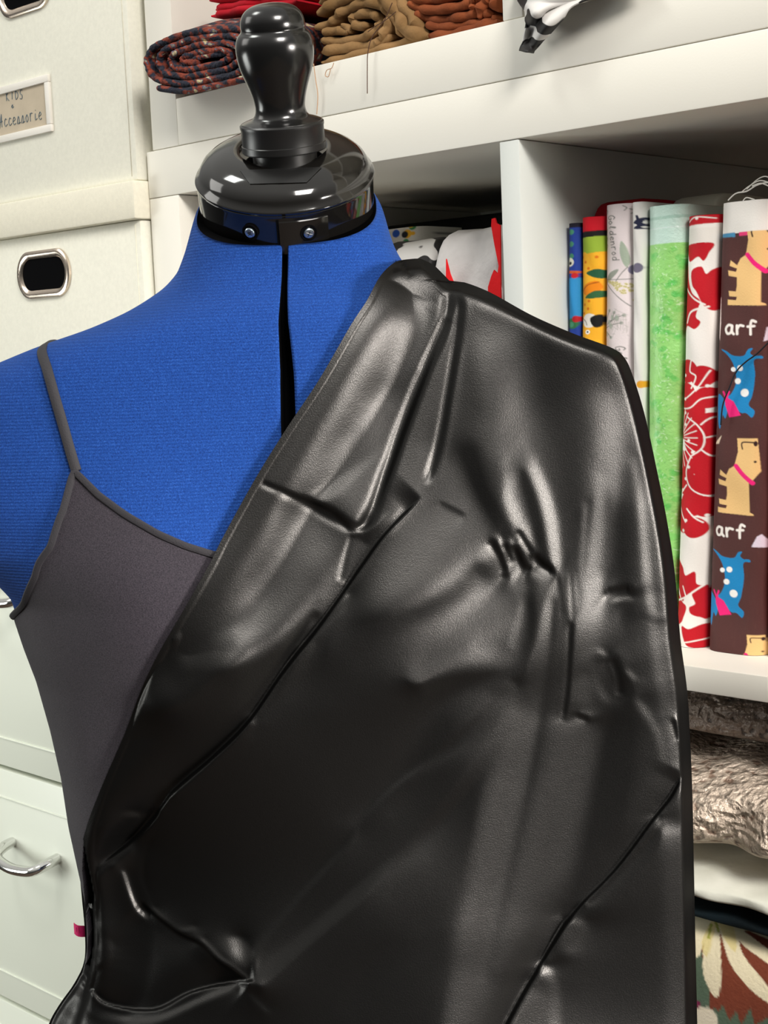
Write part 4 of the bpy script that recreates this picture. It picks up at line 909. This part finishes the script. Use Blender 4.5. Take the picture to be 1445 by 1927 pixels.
# cloth wrapped behind: red roll and white selvedge seen above the front bolts
def soft_slab(name, cat, label, x0, x1, y0, y1, z0, z1, mat, amp=.002, fr=(18, 14), n=(60, 40), rnd=.35, group=None, sag=0., seed=0, tilt=0., power=3.):
    """a folded cushion of cloth: rounded block with rolled front and creases"""
    rs = np.random.RandomState(seed+3); ph = rs.rand(8)*6.28
    nu, nv = n; V = []
    cz = (z0+z1)/2; hz = (z1-z0)/2; cy = (y0+y1)/2; hy = (y1-y0)/2
    for i in range(nu+1):
        u = i/nu; x = x0+(x1-x0)*u; tap = (1-abs(2*u-1)**(power*4))**(1/ (power)) if True else 1
        tap = max(tap, .02)
        for j in range(nv):
            a = 2*math.pi*j/nv; c_, s_ = math.cos(a), math.sin(a)
            yy = cy+hy*math.copysign(abs(c_)**(2/power), c_)*(.6+.4*tap); zz = cz+hz*tap*math.copysign(abs(s_)**(2/power), s_)
            d = amp*(math.sin(x*fr[0]*6.28+ph[0]+2*math.sin(a*2+ph[1]))+.6*math.sin(x*fr[1]*9+a*4+ph[2])+.5*math.sin(a*fr[1]*.6+x*40+ph[3]))
            V.append((x, yy+d*(1 if c_ < 0 else .2), zz+d*.5*(1 if s_ > 0 else .15)+tilt*(x-x0)+sag*math.sin(u*math.pi)))
    fc = grid_faces(nu+1, nv, True); fc.append(tuple(range(nv))[::-1]); fc.append(tuple(nu*nv+k for k in range(nv)))
    o = mesh_from(name, V, fc, mat); tag(o, label, cat, group); return o

def fabric_mat(name, stops, sc=40, rough=.85, bump=.4, bsc=300, spec=.25, det=4, metal=0.):
    q = NT(name); q.l(q.ramp(q.noise(sc, det), stops), q.b.inputs['Base Color']); q.b.inputs['Roughness'].default_value = rough; q.b.inputs['Specular IOR Level'].default_value = spec
    q.b.inputs['Metallic'].default_value = metal
    q.bump(q.noise(bsc, 3), bump, .001); return q.m
M['red'] = fabric_mat('red_cotton', [(.3, srgb(150, 10, 26)), (.7, srgb(196, 18, 40))])
M['tan'] = fabric_mat('tan_suede', [(.3, srgb(112, 84, 50)), (.7, srgb(152, 118, 78))], 35, .95, .4, 500)
M['rust'] = fabric_mat('rust_suede', [(.3, srgb(104, 50, 24)), (.7, srgb(148, 78, 42))], 35, .9, .4, 500)
M['white_c'] = fabric_mat('white_cotton', [(.3, srgb(214, 214, 200)), (.7, srgb(234, 234, 222))], 30, .85, .4, 200)
M['gauze'] = fabric_mat('white_gauze', [(.3, srgb(190, 186, 184)), (.7, srgb(216, 212, 210))], 30, .9, .6, 250)
M['teal'] = fabric_mat('dark_teal_cotton', [(.3, srgb(4, 12, 16)), (.7, srgb(14, 30, 36))])
M['cubby_dark'] = fabric_mat('cubby_darkening', [(.3, (.004, .004, .004)), (.7, (.01, .01, .01))])
# black and white swirl print
q = NT('black_white_swirl_print'); mp = q.n('ShaderNodeMapping'); mp.inputs['Scale'].default_value = (1, 1, 1.); q.l(q.coord(), mp.inputs[0])
wv = q.n('ShaderNodeTexWave', wave_type='RINGS'); wv.inputs['Scale'].default_value = 14; wv.inputs['Distortion'].default_value = 9; wv.inputs['Detail'].default_value = 1.5; wv.inputs['Detail Scale'].default_value = 2.; q.l(mp.outputs[0], wv.inputs['Vector'])
q.l(q.ramp(wv.outputs['Fac'], [(.60, srgb(22, 20, 20)), (.68, srgb(215, 212, 208))]), q.b.inputs['Base Color']); q.b.inputs['Roughness'].default_value = .6; M['bw'] = q.m
# navy / rust tweed knit
q = NT('navy_rust_knit'); n1 = q.noise(120, 4); mp = q.n('ShaderNodeMapping'); mp.inputs['Scale'].default_value = (.35, 1, 1); q.l(q.coord(), mp.inputs[0]); q.l(mp.outputs[0], n1.node.inputs['Vector'])
vo = q.n('ShaderNodeTexVoronoi'); vo.inputs['Scale'].default_value = 420; q.l(q.coord(), vo.inputs['Vector'])
w1 = q.n('ShaderNodeTexWave', bands_direction='DIAGONAL'); w1.inputs['Scale'].default_value = 48; w1.inputs['Distortion'].default_value = 9; q.l(q.coord(), w1.inputs['Vector'])
ad = q.n('ShaderNodeMath', operation='MULTIPLY_ADD'); q.l(w1.outputs['Fac'], ad.inputs[0]); ad.inputs[1].default_value = .22; q.l(n1, ad.inputs[2])
q.l(q.ramp(ad.outputs[0], [(.0, srgb(14, 15, 24)), (.56, srgb(30, 33, 48)), (.62, srgb(104, 44, 32)), (.74, srgb(134, 58, 38)), (.78, srgb(66, 76, 100)), (.86, srgb(206, 186, 140))]), q.b.inputs['Base Color']); q.b.inputs['Roughness'].default_value = .95
q.bump(vo.outputs['Distance'], .8, .0012); M['knit'] = q.m
# taupe sequin lace
q = NT('taupe_sequin_lace'); vo = q.n('ShaderNodeTexVoronoi', feature='F1'); vo.inputs['Scale'].default_value = 70
nzv = q.n('ShaderNodeTexNoise'); nzv.inputs['Scale'].default_value = 55; nzv.inputs['Detail'].default_value = 3; q.l(q.coord(), nzv.inputs['Vector'])
vm = q.n('ShaderNodeVectorMath', operation='MULTIPLY_ADD'); q.l(nzv.outputs['Color'], vm.inputs[0]); vm.inputs[1].default_value = (.05, .05, .05); q.l(q.coord(), vm.inputs[2]); q.l(vm.outputs[0], vo.inputs['Vector'])
wv = q.n('ShaderNodeTexWave', wave_type='RINGS'); wv.inputs['Scale'].default_value = 40; wv.inputs['Distortion'].default_value = 14; wv.inputs['Detail'].default_value = 3; q.l(q.coord(), wv.inputs['Vector'])
mx = q.n('ShaderNodeMath', operation='MULTIPLY_ADD'); q.l(wv.outputs['Fac'], mx.inputs[0]); mx.inputs[1].default_value = .5; q.l(vo.outputs['Distance'], mx.inputs[2])
nn = q.noise(170, 4, .65); mx2 = q.n('ShaderNodeMath', operation='ADD'); q.l(mx.outputs[0], mx2.inputs[0]); q.l(nn, mx2.inputs[1])
q.l(q.ramp(mx2.outputs[0], [(.5, srgb(96, 74, 62)), (.85, srgb(168, 142, 124)), (1., srgb(214, 196, 178))]), q.b.inputs['Base Color'])
q.b.inputs['Roughness'].default_value = .34; q.b.inputs['Metallic'].default_value = .25; q.bump(mx2.outputs[0], 1., .004); M['lace'] = q.m
q.b.inputs['Roughness'].default_value = .34
M['lace_shaded'] = q.m.copy(); M['lace_shaded'].name = 'shaded_sequin_lace'  # copy of the taupe lace with the shade under the board in its colour
for n_ in M['lace_shaded'].node_tree.nodes:
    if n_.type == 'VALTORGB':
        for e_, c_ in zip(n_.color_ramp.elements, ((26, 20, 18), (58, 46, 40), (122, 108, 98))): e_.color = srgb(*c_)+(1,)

soft_slab('fabric_bolt', 'fabric bolt', 'taller red cloth standing right behind the animal print bolt', .0175, .054, .072, .17, -.3347, float(hit(1120, 377, 1, .075)[2]), M['red'], amp=.0005, group='fabric bolts standing on the shelf', power=7, n=(30, 40))
_a = hit(np.array([1212., 1342.]), np.array([374., 374.]), 1, .108)
soft_slab('fabric_bolt', 'fabric bolt', 'white cloth standing behind the green glitter bolt, only its top edge showing', max(float(_a[0, 0]), .0560), float(_a[1, 0]), .108, .2, -.3347, float(_a[0, 2]), M['white_c'], amp=.0005, group='fabric bolts standing on the shelf', power=7, n=(30, 40))

# middle cubby cloth
def mid(px0, px1, ytop, Yf, depth, mat, label, seed, amp=.0012):
    a = hit(px0, ytop, 1, Yf); c = hit(px1, ytop, 1, Yf)
    return soft_slab('folded_fabric', 'fabric', label, float(a[0]), float(c[0]), Yf, Yf+depth, -.3347, float((a[2]+c[2])/2), mat, amp=amp, power=5, seed=seed, group='folded cloth in the cubby behind the dress form', n=(50, 40))
mid(803, 938, 424, .035, .10, M['gauze'], 'crumpled white gauze with red points behind the satin shoulder', 1, .002)
mid(690, 801, 448, .045, .10, M['bw'], 'black and white swirl cotton beside the white gauze', 2)
# coloured print standing a little behind
cvm = Canvas(640, 860, 420, 1000, (222, 218, 210))
for k in range(60): cvm.dot(random.uniform(660, 830), random.uniform(428, 520), random.uniform(3, 8), random.choice([(40, 90, 190), (240, 180, 40), (30, 30, 40), (230, 226, 220), (60, 140, 80)]))
bolt('fabric_bolt', 'fabric bolt', 'white cotton with blue and yellow dots peeking above the swirl print', (668, 792), (668, 792), 432, 1000, .152, cvm, VC, depth=.045, group='folded cloth in the cubby behind the dress form')
# red points on the gauze: own cloth
def sheet(name, cat, label, pxs, Yf, mat, th=.0012, group=None):
    P = [hit(float(x), float(y), 1, Yf) for x, y in pxs]; n = len(P); vs = P+[p+np.array((0, th, 0)) for p in P]
    b = MB(); b.add(vs, [tuple(range(n)), tuple(range(n, 2*n))[::-1]]+[(k, (k+1) % n, n+(k+1) % n, n+k) for k in range(n)])
    o = b.build(name, mat, smooth=False); tag(o, label, cat, group); return o
M['redf'] = fabric_mat('bright_red_cotton', [(.3, srgb(216, 16, 22)), (.7, srgb(236, 30, 36))])
sheet('fabric_edge', 'fabric', 'bright red cloth edge hanging at the right of the white gauze', [(925,412),(931,410),(934,420),(941,424),(943,720),(918,720),(918,540),(924,520),(929,508),(936,515),(938,500),(930,460),(924,425)], .030, M['redf'])
sheet('fabric_edge', 'fabric', 'narrow red pointed cloth tip on the white gauze', [(839,487),(846,515),(852,530),(860,720),(838,720)], .030, M['redf'])
b = MB(); b.box(-.31, -.004, .205, .38, -.3347, -.022, .01); tag(b.build('folded_fabric', M['cubby_dark']), 'black block added to darken the depth of the cubby behind the neck cap', 'fabric')  # block added to darken the back of the cubby

# ------------------------------------------------------------------ folded cloth in the upper shelf
def layered(name, cat, label, strokes, Yf, depth, mat, rnd=.004, group=None, yoff=None, seed=0, amp=.0008, lift=0.):
    """folded layers: each path in the front plane is a thick fold running back into the shelf"""
    rs = np.random.RandomState(seed); b = MB()
    for si, (pts, wpx) in enumerate(strokes):
        P = crom(pts, 6); pl = hit(P[:, 0], P[:, 1], 1, Yf); r = wpx*PXM*1.33/2
        T = np.gradient(pl, axis=0); T[:, 1] = 0; T /= np.linalg.norm(T, axis=1)[:, None]; Nn = np.stack([-T[:, 2], 0*T[:, 0], T[:, 0]], 1)
        K = 10; V = []
        yo = (yoff[si] if yoff else rs.uniform(-.002, .003))
        for i in range(len(pl)):
            w = 1-.75*max(0, 1-min(i, len(pl)-1-i)/2.5)
            jit = amp*math.sin(i*1.3+si)+amp*.7*math.sin(i*.53+si*2)
            for k in range(K+1):
                a = math.pi*k/K; V.append(pl[i]+Nn[i]*r*w*math.cos(a)+np.array((0, yo+jit-r*1.15*math.sin(a)*w+r, 0)))
            for dy_, s2 in ((.034, -1), (depth, -1), (depth, 1), (.034, 1)): V.append(pl[i]+s2*Nn[i]*r*w+np.array((0, yo+dy_, lift)))
        n = K+5; f = grid_faces(len(pl), n, True); f.append(tuple(range(n))[::-1]); f.append(tuple((len(pl)-1)*n+k for k in range(n)))
        b.add(V, f)
    o = b.build(name, mat); tag(o, label, cat, group); return o
# spiral roll of knit
cx, cy = 377, 108; st = []
turns = 4.1; pts = []
for k in range(110):
    t = k/109; a = math.radians(100)+t*turns*2*math.pi; rx = 34+92*t; ry = 5+53*t; rot = -.15
    sx = rx*math.copysign(abs(math.cos(a))**.8, math.cos(a)); sy = ry*math.copysign(abs(math.sin(a))**.85, math.sin(a))
    pts.append((cx+sx*math.cos(rot)-sy*math.sin(rot), cy+sx*math.sin(rot)+sy*math.cos(rot)+1.2*math.sin(k*1.9)))
st.append((pts, 13.2)); st.append(([(350, 112), (385, 104), (420, 100)], 10))
for s_ in st: pass
layered('fabric_roll', 'fabric roll', 'oval roll of navy and rust tweed knit jutting over the upper shelf edge', st, -.030, .22, M['knit'], amp=.0004, seed=3, lift=.011)
# red bundle behind and above the roll
GF = 'folded cloth on the upper shelf'
layered('folded_fabric', 'fabric', 'folded red cloth lying on top of the navy tweed roll', [([(395, 30), (430, 22), (500, 12), (560, 0)], 14), ([(392, 16), (440, 8), (500, -2), (560, -10)], 16), ([(390, 0), (450, -8), (520, -18), (580, -30)], 16), ([(395, -16), (450, -24), (520, -34), (590, -44)], 18)], .010, .16, M['red'], group=GF, seed=5, amp=.002)
# tan suede
layered('folded_fabric', 'fabric', 'soft tan suede in loose rolled folds on the upper shelf', [
 ([(596, 116), (640, 108), (700, 92), (760, 76), (800, 64)], 16), ([(590, 96), (640, 88), (690, 84), (730, 66)], 22), ([(594, 74), (640, 76), (690, 62), (706, 40), (690, 24), (655, 30), (662, 46), (684, 46)], 17),
 ([(586, 52), (620, 40), (640, 20), (680, 4), (715, 12), (726, 36), (714, 66), (700, 82)], 18), ([(592, 26), (620, 10), (660, -10), (700, -16)], 22), ([(712, -10), (742, 20), (762, 56), (800, 66)], 26), ([(735, -10), (765, 26), (788, 56)], 24), ([(590, 4), (640, -24), (700, -36)], 24), ([(600, 62), (630, 56), (650, 60)], 16),
 ([(752, 68), (735, 30), (725, -5)], 20), ([(655, 60), (640, 45)], 16)], .008, .20, M['tan'], group=GF, seed=8, amp=.0015)
# rust suede
layered('folded_fabric', 'fabric', 'rust brown suede in flat folds at the right end of the upper cubby', [
 ([(800, 66), (850, 66), (900, 52), (936, 40)], 20), ([(790, 44), (830, 50), (880, 44), (915, 42), (930, 28)], 15), ([(775, 22), (810, 36), (860, 32), (895, 24), (922, 26)], 16), ([(765, 4), (800, 18), (850, 14), (890, 0), (900, -14)], 17), ([(900, 36), (905, 12), (920, -5), (936, 20)], 20), ([(760, -14), (800, -2), (850, -10), (900, -24)], 20), ([(770, -30), (850, -30), (930, -40)], 22), ([(890, 22), (888, 4), (905, -12)], 12)], .010, .20, M['rust'], group=GF, seed=9, amp=.0015)
# black and white print hanging over the next cubby's edge
def drape_sheet(name, cat, label, rows, mat, th=.001):
    """rows: list of (list of (px,py), Y) giving the folds of a hanging cloth"""
    n = 30; G = []
    for pts, Ys in rows:
        P = crom([(p[0], p[1], y) for p, y in zip(pts, Ys)], 8); idx = np.linspace(0, len(P)-1, n); Q = np.stack([np.interp(idx, np.arange(len(P)), P[:, c]) for c in range(3)], 1)
        G.append(np.array([hit(float(a), float(b_), 1, float(c_)) for a, b_, c_ in Q]))
    G = np.array(G); m = len(rows)
    idx = np.linspace(0, m-1, m*8); GG = np.array([crom(G[:, k], 8)[:m*8-7] for k in range(n)]).transpose(1, 0, 2)
    V = GG.reshape(-1, 3); f = grid_faces(GG.shape[0], n)
    o = mesh_from(name, V, f, mat); md = o.modifiers.new('thick', 'SOLIDIFY'); md.thickness = th; tag(o, label, cat); return o
drape_sheet('hanging_fabric', 'fabric', 'black and white swirl print cloth with its corner hanging over the upper shelf edge', [
 ([(976, -60), (1030, -70), (1100, -80), (1200, -110)], [.05, .04, .05, .05]),
 ([(974, -10), (1020, -18), (1100, -22), (1210, -48)], [-.006, -.016, -.008, -.006]),
 ([(978, 4), (1010, 8), (1080, 2), (1210, -28)], [-.012, -.024, -.014, -.010]),
 ([(990, 24), (1004, 30), (1040, 16), (1092, 6)], [-.010, -.028, -.016, -.018]),
 ([(986, 60), (1000, 62), (1022, 52), (1058, 36)], [-.018, -.008, -.024, -.018]),
 ([(979, 96), (990, 99), (1003, 98), (1014, 88)], [-.014, -.022, -.012, -.016])], M['bw'])
soft_slab('folded_fabric', 'fabric', 'folded black and white swirl print lying in the right upper cubby', .026, .20, .060, .2, .076, .125, M['bw'], amp=.002, seed=4, group=None)

# ------------------------------------------------------------------ bundles below the right cubby
zf_ = lambda x, y, Yp: float(hit(float(x), float(y), 1, Yp)[2])
G2 = 'folded cloth stacked in the lower cubby'
XL_, XR_ = .018, .30
z_t1 = zf_(1375, 1320, .03)
zA, zB_, zC, zD = zf_(1375, 1655, 0.), zf_(1375, 1712, 0.), zf_(1375, 1755, 0.), zf_(1375, 2080, 0.)
def slab(label, z0, z1, yf, mat, amp, seed, pw=3., fr=(18, 14), n=(110, 90)):
    return soft_slab('folded_fabric', 'fabric', label, XL_+.002, XR_, yf, .30, z0, z1, mat, amp=amp, seed=seed, group=G2, power=pw, n=n, fr=fr)
slab('taupe sequinned lace bundle on top of the lower cubby stack', zA+.003, -.398, -.006, M['lace'], .0035, 11, 2.6)
slab('upper fold of sequinned lace tucked under the shelf board, shade painted into its colour', -.394, -.3535, .022, M['lace_shaded'], .0015, 12, 3.)
slab('white cotton folded beneath the sequinned lace', zB_+.0008, zA, -.010, M['white_c'], .0012, 13, 3.)
slab('dark teal cloth folded beneath the white cotton', zC+.0006, zB_, -.004, M['teal'], .0008, 14, 3.)
# floral bark cloth: front face painted
cv = Canvas(1230, 1700, 1690, 2150, (122, 60, 40)); Cr = (238, 226, 192); Yl = (226, 206, 120); Gn = (86, 104, 84)
for k in range(1500): cv.dot(random.uniform(1230, 1700), random.uniform(1690, 2150), random.uniform(1, 2.5), random.choice([(136, 70, 46), (108, 50, 34)]), a=.5)
cv.smooth([(1290,1790),(1316,1780),(1325,1830),(1335,1870),(1330,1927),(1290,1990),(1240,1960)], Gn)
cv.poly([(1330,1927),(1345,1896),(1352,1905),(1360,1890),(1372,1920),(1386,1902),(1394,1930),(1412,1896),(1420,1930),(1445,1915),(1470,1960),(1400,2010),(1320,2000)], Gn)
cv.smooth([(1300,1722),(1345,1722),(1352,1732),(1330,1760),(1314,1800),(1290,1790)], Cr); cv.smooth([(1330,1740),(1350,1730),(1356,1790),(1356,1850),(1349,1877),(1334,1860),(1322,1820)], Cr)
cv.smooth([(1350,1728),(1380,1732),(1440,1748),(1500,1760),(1510,1790),(1440,1765),(1400,1752),(1395,1790),(1440,1850),(1470,1890),(1450,1890),(1410,1860),(1375,1815),(1360,1770)], Cr)
cv.smooth([(1390,1748),(1440,1782),(1500,1830),(1490,1850),(1440,1810),(1395,1775)], Cr); cv.smooth([(1500,1770),(1540,1750),(1600,1790),(1560,1830),(1520,1810)], Cr)
cv.smooth([(1348,1732),(1340,1770),(1330,1800),(1320,1780),(1330,1745)], Yl, .6); cv.smooth([(1352,1732),(1380,1745),(1385,1790),(1368,1775)], Yl, .6); cv.stroke([(1338,1740),(1333,1765)], 5, (170, 170, 70)); cv.stroke([(1345,1728),(1352,1752)], 5, (170, 170, 70)); cv.stroke([(1356,1730),(1376,1738)], 3, (180, 180, 90))
cv.smooth([(1298,1905),(1330,1895),(1350,1915),(1345,1950),(1300,1945)], (228, 216, 190)); cv.dot(1313, 1890, 6, (120, 30, 70)); cv.smooth([(1420,1960),(1470,1930),(1530,1990),(1460,2040)], Cr)
def floral():
    Yf = -.006; rows_ = 150; cols = 220; zt_, zb_ = zC, zD; hz = (zt_-zb_)/2; cz = (zt_+zb_)/2; V = []; C = []
    for i in range(rows_):
        a = math.pi*(i/(rows_-1)); zz = cz+hz*math.copysign(abs(math.cos(a))**.8, math.cos(a)); back = .05*(1-math.sin(a)**.5)
        xs = np.linspace(XL_+.002, XR_, cols); ys_ = Yf+back+.0015*np.sin(xs*60+a*2)
        W = np.stack([xs, ys_, np.full(cols, zz)], 1); V.append(W)
        d = W-CAM; dd = d@FX; px = IW/2+F*(d@RX)/dd; py = IH/2-F*(d@UX)/dd; C.append(cv.sample(px, py))
    for zz in (zb_, zt_):
        xs = np.linspace(XL_+.002, XR_, cols); V.append(np.stack([xs, np.full(cols, .30), np.full(cols, zz)], 1)); C.append(np.tile(np.array(srgb(122, 60, 40)), (cols, 1)))
    o = mesh_from('folded_fabric', np.concatenate(V), grid_faces(rows_+2, cols)+[tuple([(rows_+1)*cols+j, (rows_+1)*cols+j+1, j+1, j]) for j in range(cols-1)], vcol('bark_cloth', .85, .8, 500), colors=np.concatenate(C))
    tag(o, 'rust floral bark cloth with cream petals at the bottom of the lower cubby stack', 'fabric', G2)
floral()
soft_slab('folded_fabric', 'fabric', 'plain cream cloth under the rust floral cloth', XL_+.002, XR_, 0., .30, -.6858, zD-.0006, M['white_c'], amp=.001, seed=21, group=G2)

# ------------------------------------------------------------------ loose threads
def thread(pts, Yp, r, mat, label):
    P = crom(pts, 8); ys_ = Yp if isinstance(Yp, (list, tuple)) else [Yp]*len(pts); Yi = np.interp(np.linspace(0, len(pts)-1, len(P)), np.arange(len(pts)), ys_)
    b = MB(); b.tube([hit(float(a), float(c), 1, float(y)) for (a, c), y in zip(P, Yi)], r, 5); o = b.build('thread', mat); tag(o, label, 'thread'); return o
mt = basic('brown_thread', srgb(80, 50, 34), .8); mw = basic('white_thread', srgb(225, 222, 214), .8); mk = basic('black_thread', srgb(18, 18, 24), .6); mo = basic('tan_thread', srgb(190, 150, 116), .8)
thread([(738, 5), (722, 40), (700, 70), (692, 100), (691, 130), (691, 176)], -.004, .00035, mt, 'long brown thread hanging straight down from the tan suede')
thread([(745, 22), (725, 38), (705, 50), (692, 60)], -.006, .0003, mt, 'short brown thread lying across the tan suede folds')
thread([(628, 118), (624, 128), (615, 132), (612, 142), (618, 144), (622, 130)], -.003, .0003, mo, 'tan thread curled under the suede at the shelf edge')
thread([(590, 120), (594, 150), (598, 180), (596, 215)], -.003, .00035, mo, 'pale thread hanging beside the black neck knob')
thread([(1450, 640), (1425, 665), (1402, 682), (1385, 700), (1372, 730), (1360, 762), (1356, 800)], .040, .0005, mk, 'black thread trailing over the blue dog print')
for k, (pts, w) in enumerate([([(1370, 377), (1385, 364), (1405, 360), (1425, 348), (1450, 342)], .0005), ([(1395, 362), (1410, 350), (1430, 340), (1450, 345)], .0004), ([(1405, 356), (1425, 338), (1440, 332), (1455, 338)], .0004), ([(1398, 378), (1405, 372), (1420, 376)], .0004), ([(1415, 350), (1432, 345), (1450, 352)], .0004)]):
    o = thread(pts, .045, w, mw, 'frayed white thread above the muslin top of the brown dog bolt'); o['group'] = 'frayed threads above the brown bolt'

# ------------------------------------------------------------------ light
def area(name, loc_, tgt, size, power, col, sy=None):
    d = bpy.data.lights.new(name, 'AREA'); d.energy = power; d.color = col; d.size = size
    if sy: d.shape = 'RECTANGLE'; d.size_y = sy
    o = bpy.data.objects.new(name, d); COL.objects.link(o); o.location = loc_
    o.rotation_euler = (Vector(tgt)-Vector(loc_)).to_track_quat('-Z', 'Y').to_euler(); return o
area('key_light', (1.65, -.95, 1.05), (.25, -.1, -1.0), .6, 54, (1., .955, .90))
area('side_light', (1.60, -.04, -.15), (.12, -.25, -.38), .40, 3.2, (1., .94, .88)).data.spread = math.radians(40)
area('ceiling_light', (-.55, -.85, 1.35), (-.1, 0., -.1), .35, 7, (.98, 1., .95))
area('room_fill', (-1.6, -1.5, 1.0), (-.4, 0., -.2), .9, 9, (1., .98, .93))  # added fill, high on the left, to brighten the white furniture
area('left_fill', (-1.7, -1.3, -.5), (-.45, 0., -.65), .7, 4., (.97, 1., .96)).data.spread = math.radians(80)
w = bpy.data.worlds.new('world'); bpy.context.scene.world = w; w.use_nodes = True
wt = w.node_tree; bg = wt.nodes['Background']; tc = wt.nodes.new('ShaderNodeTexCoord'); sx_ = wt.nodes.new('ShaderNodeSeparateXYZ'); rp = wt.nodes.new('ShaderNodeValToRGB')
wt.links.new(tc.outputs['Generated'], sx_.inputs[0]); mp_ = wt.nodes.new('ShaderNodeMapRange'); mp_.inputs['From Min'].default_value = -1; wt.links.new(sx_.outputs['Z'], mp_.inputs['Value'])
wt.links.new(mp_.outputs[0], rp.inputs[0]); rp.color_ramp.elements[0].color = (.03, .03, .028, 1); rp.color_ramp.elements[0].position = .3
rp.color_ramp.elements[1].color = (.70, .69, .65, 1); rp.color_ramp.elements[1].position = .85
e_ = rp.color_ramp.elements.new(.52); e_.color = (.08, .08, .076, 1)
wt.links.new(rp.outputs[0], bg.inputs[0]); bg.inputs[1].default_value = 1.
sc = bpy.context.scene; sc.view_settings.view_transform = 'Standard'; sc.view_settings.look = 'None'; sc.view_settings.exposure = 0.
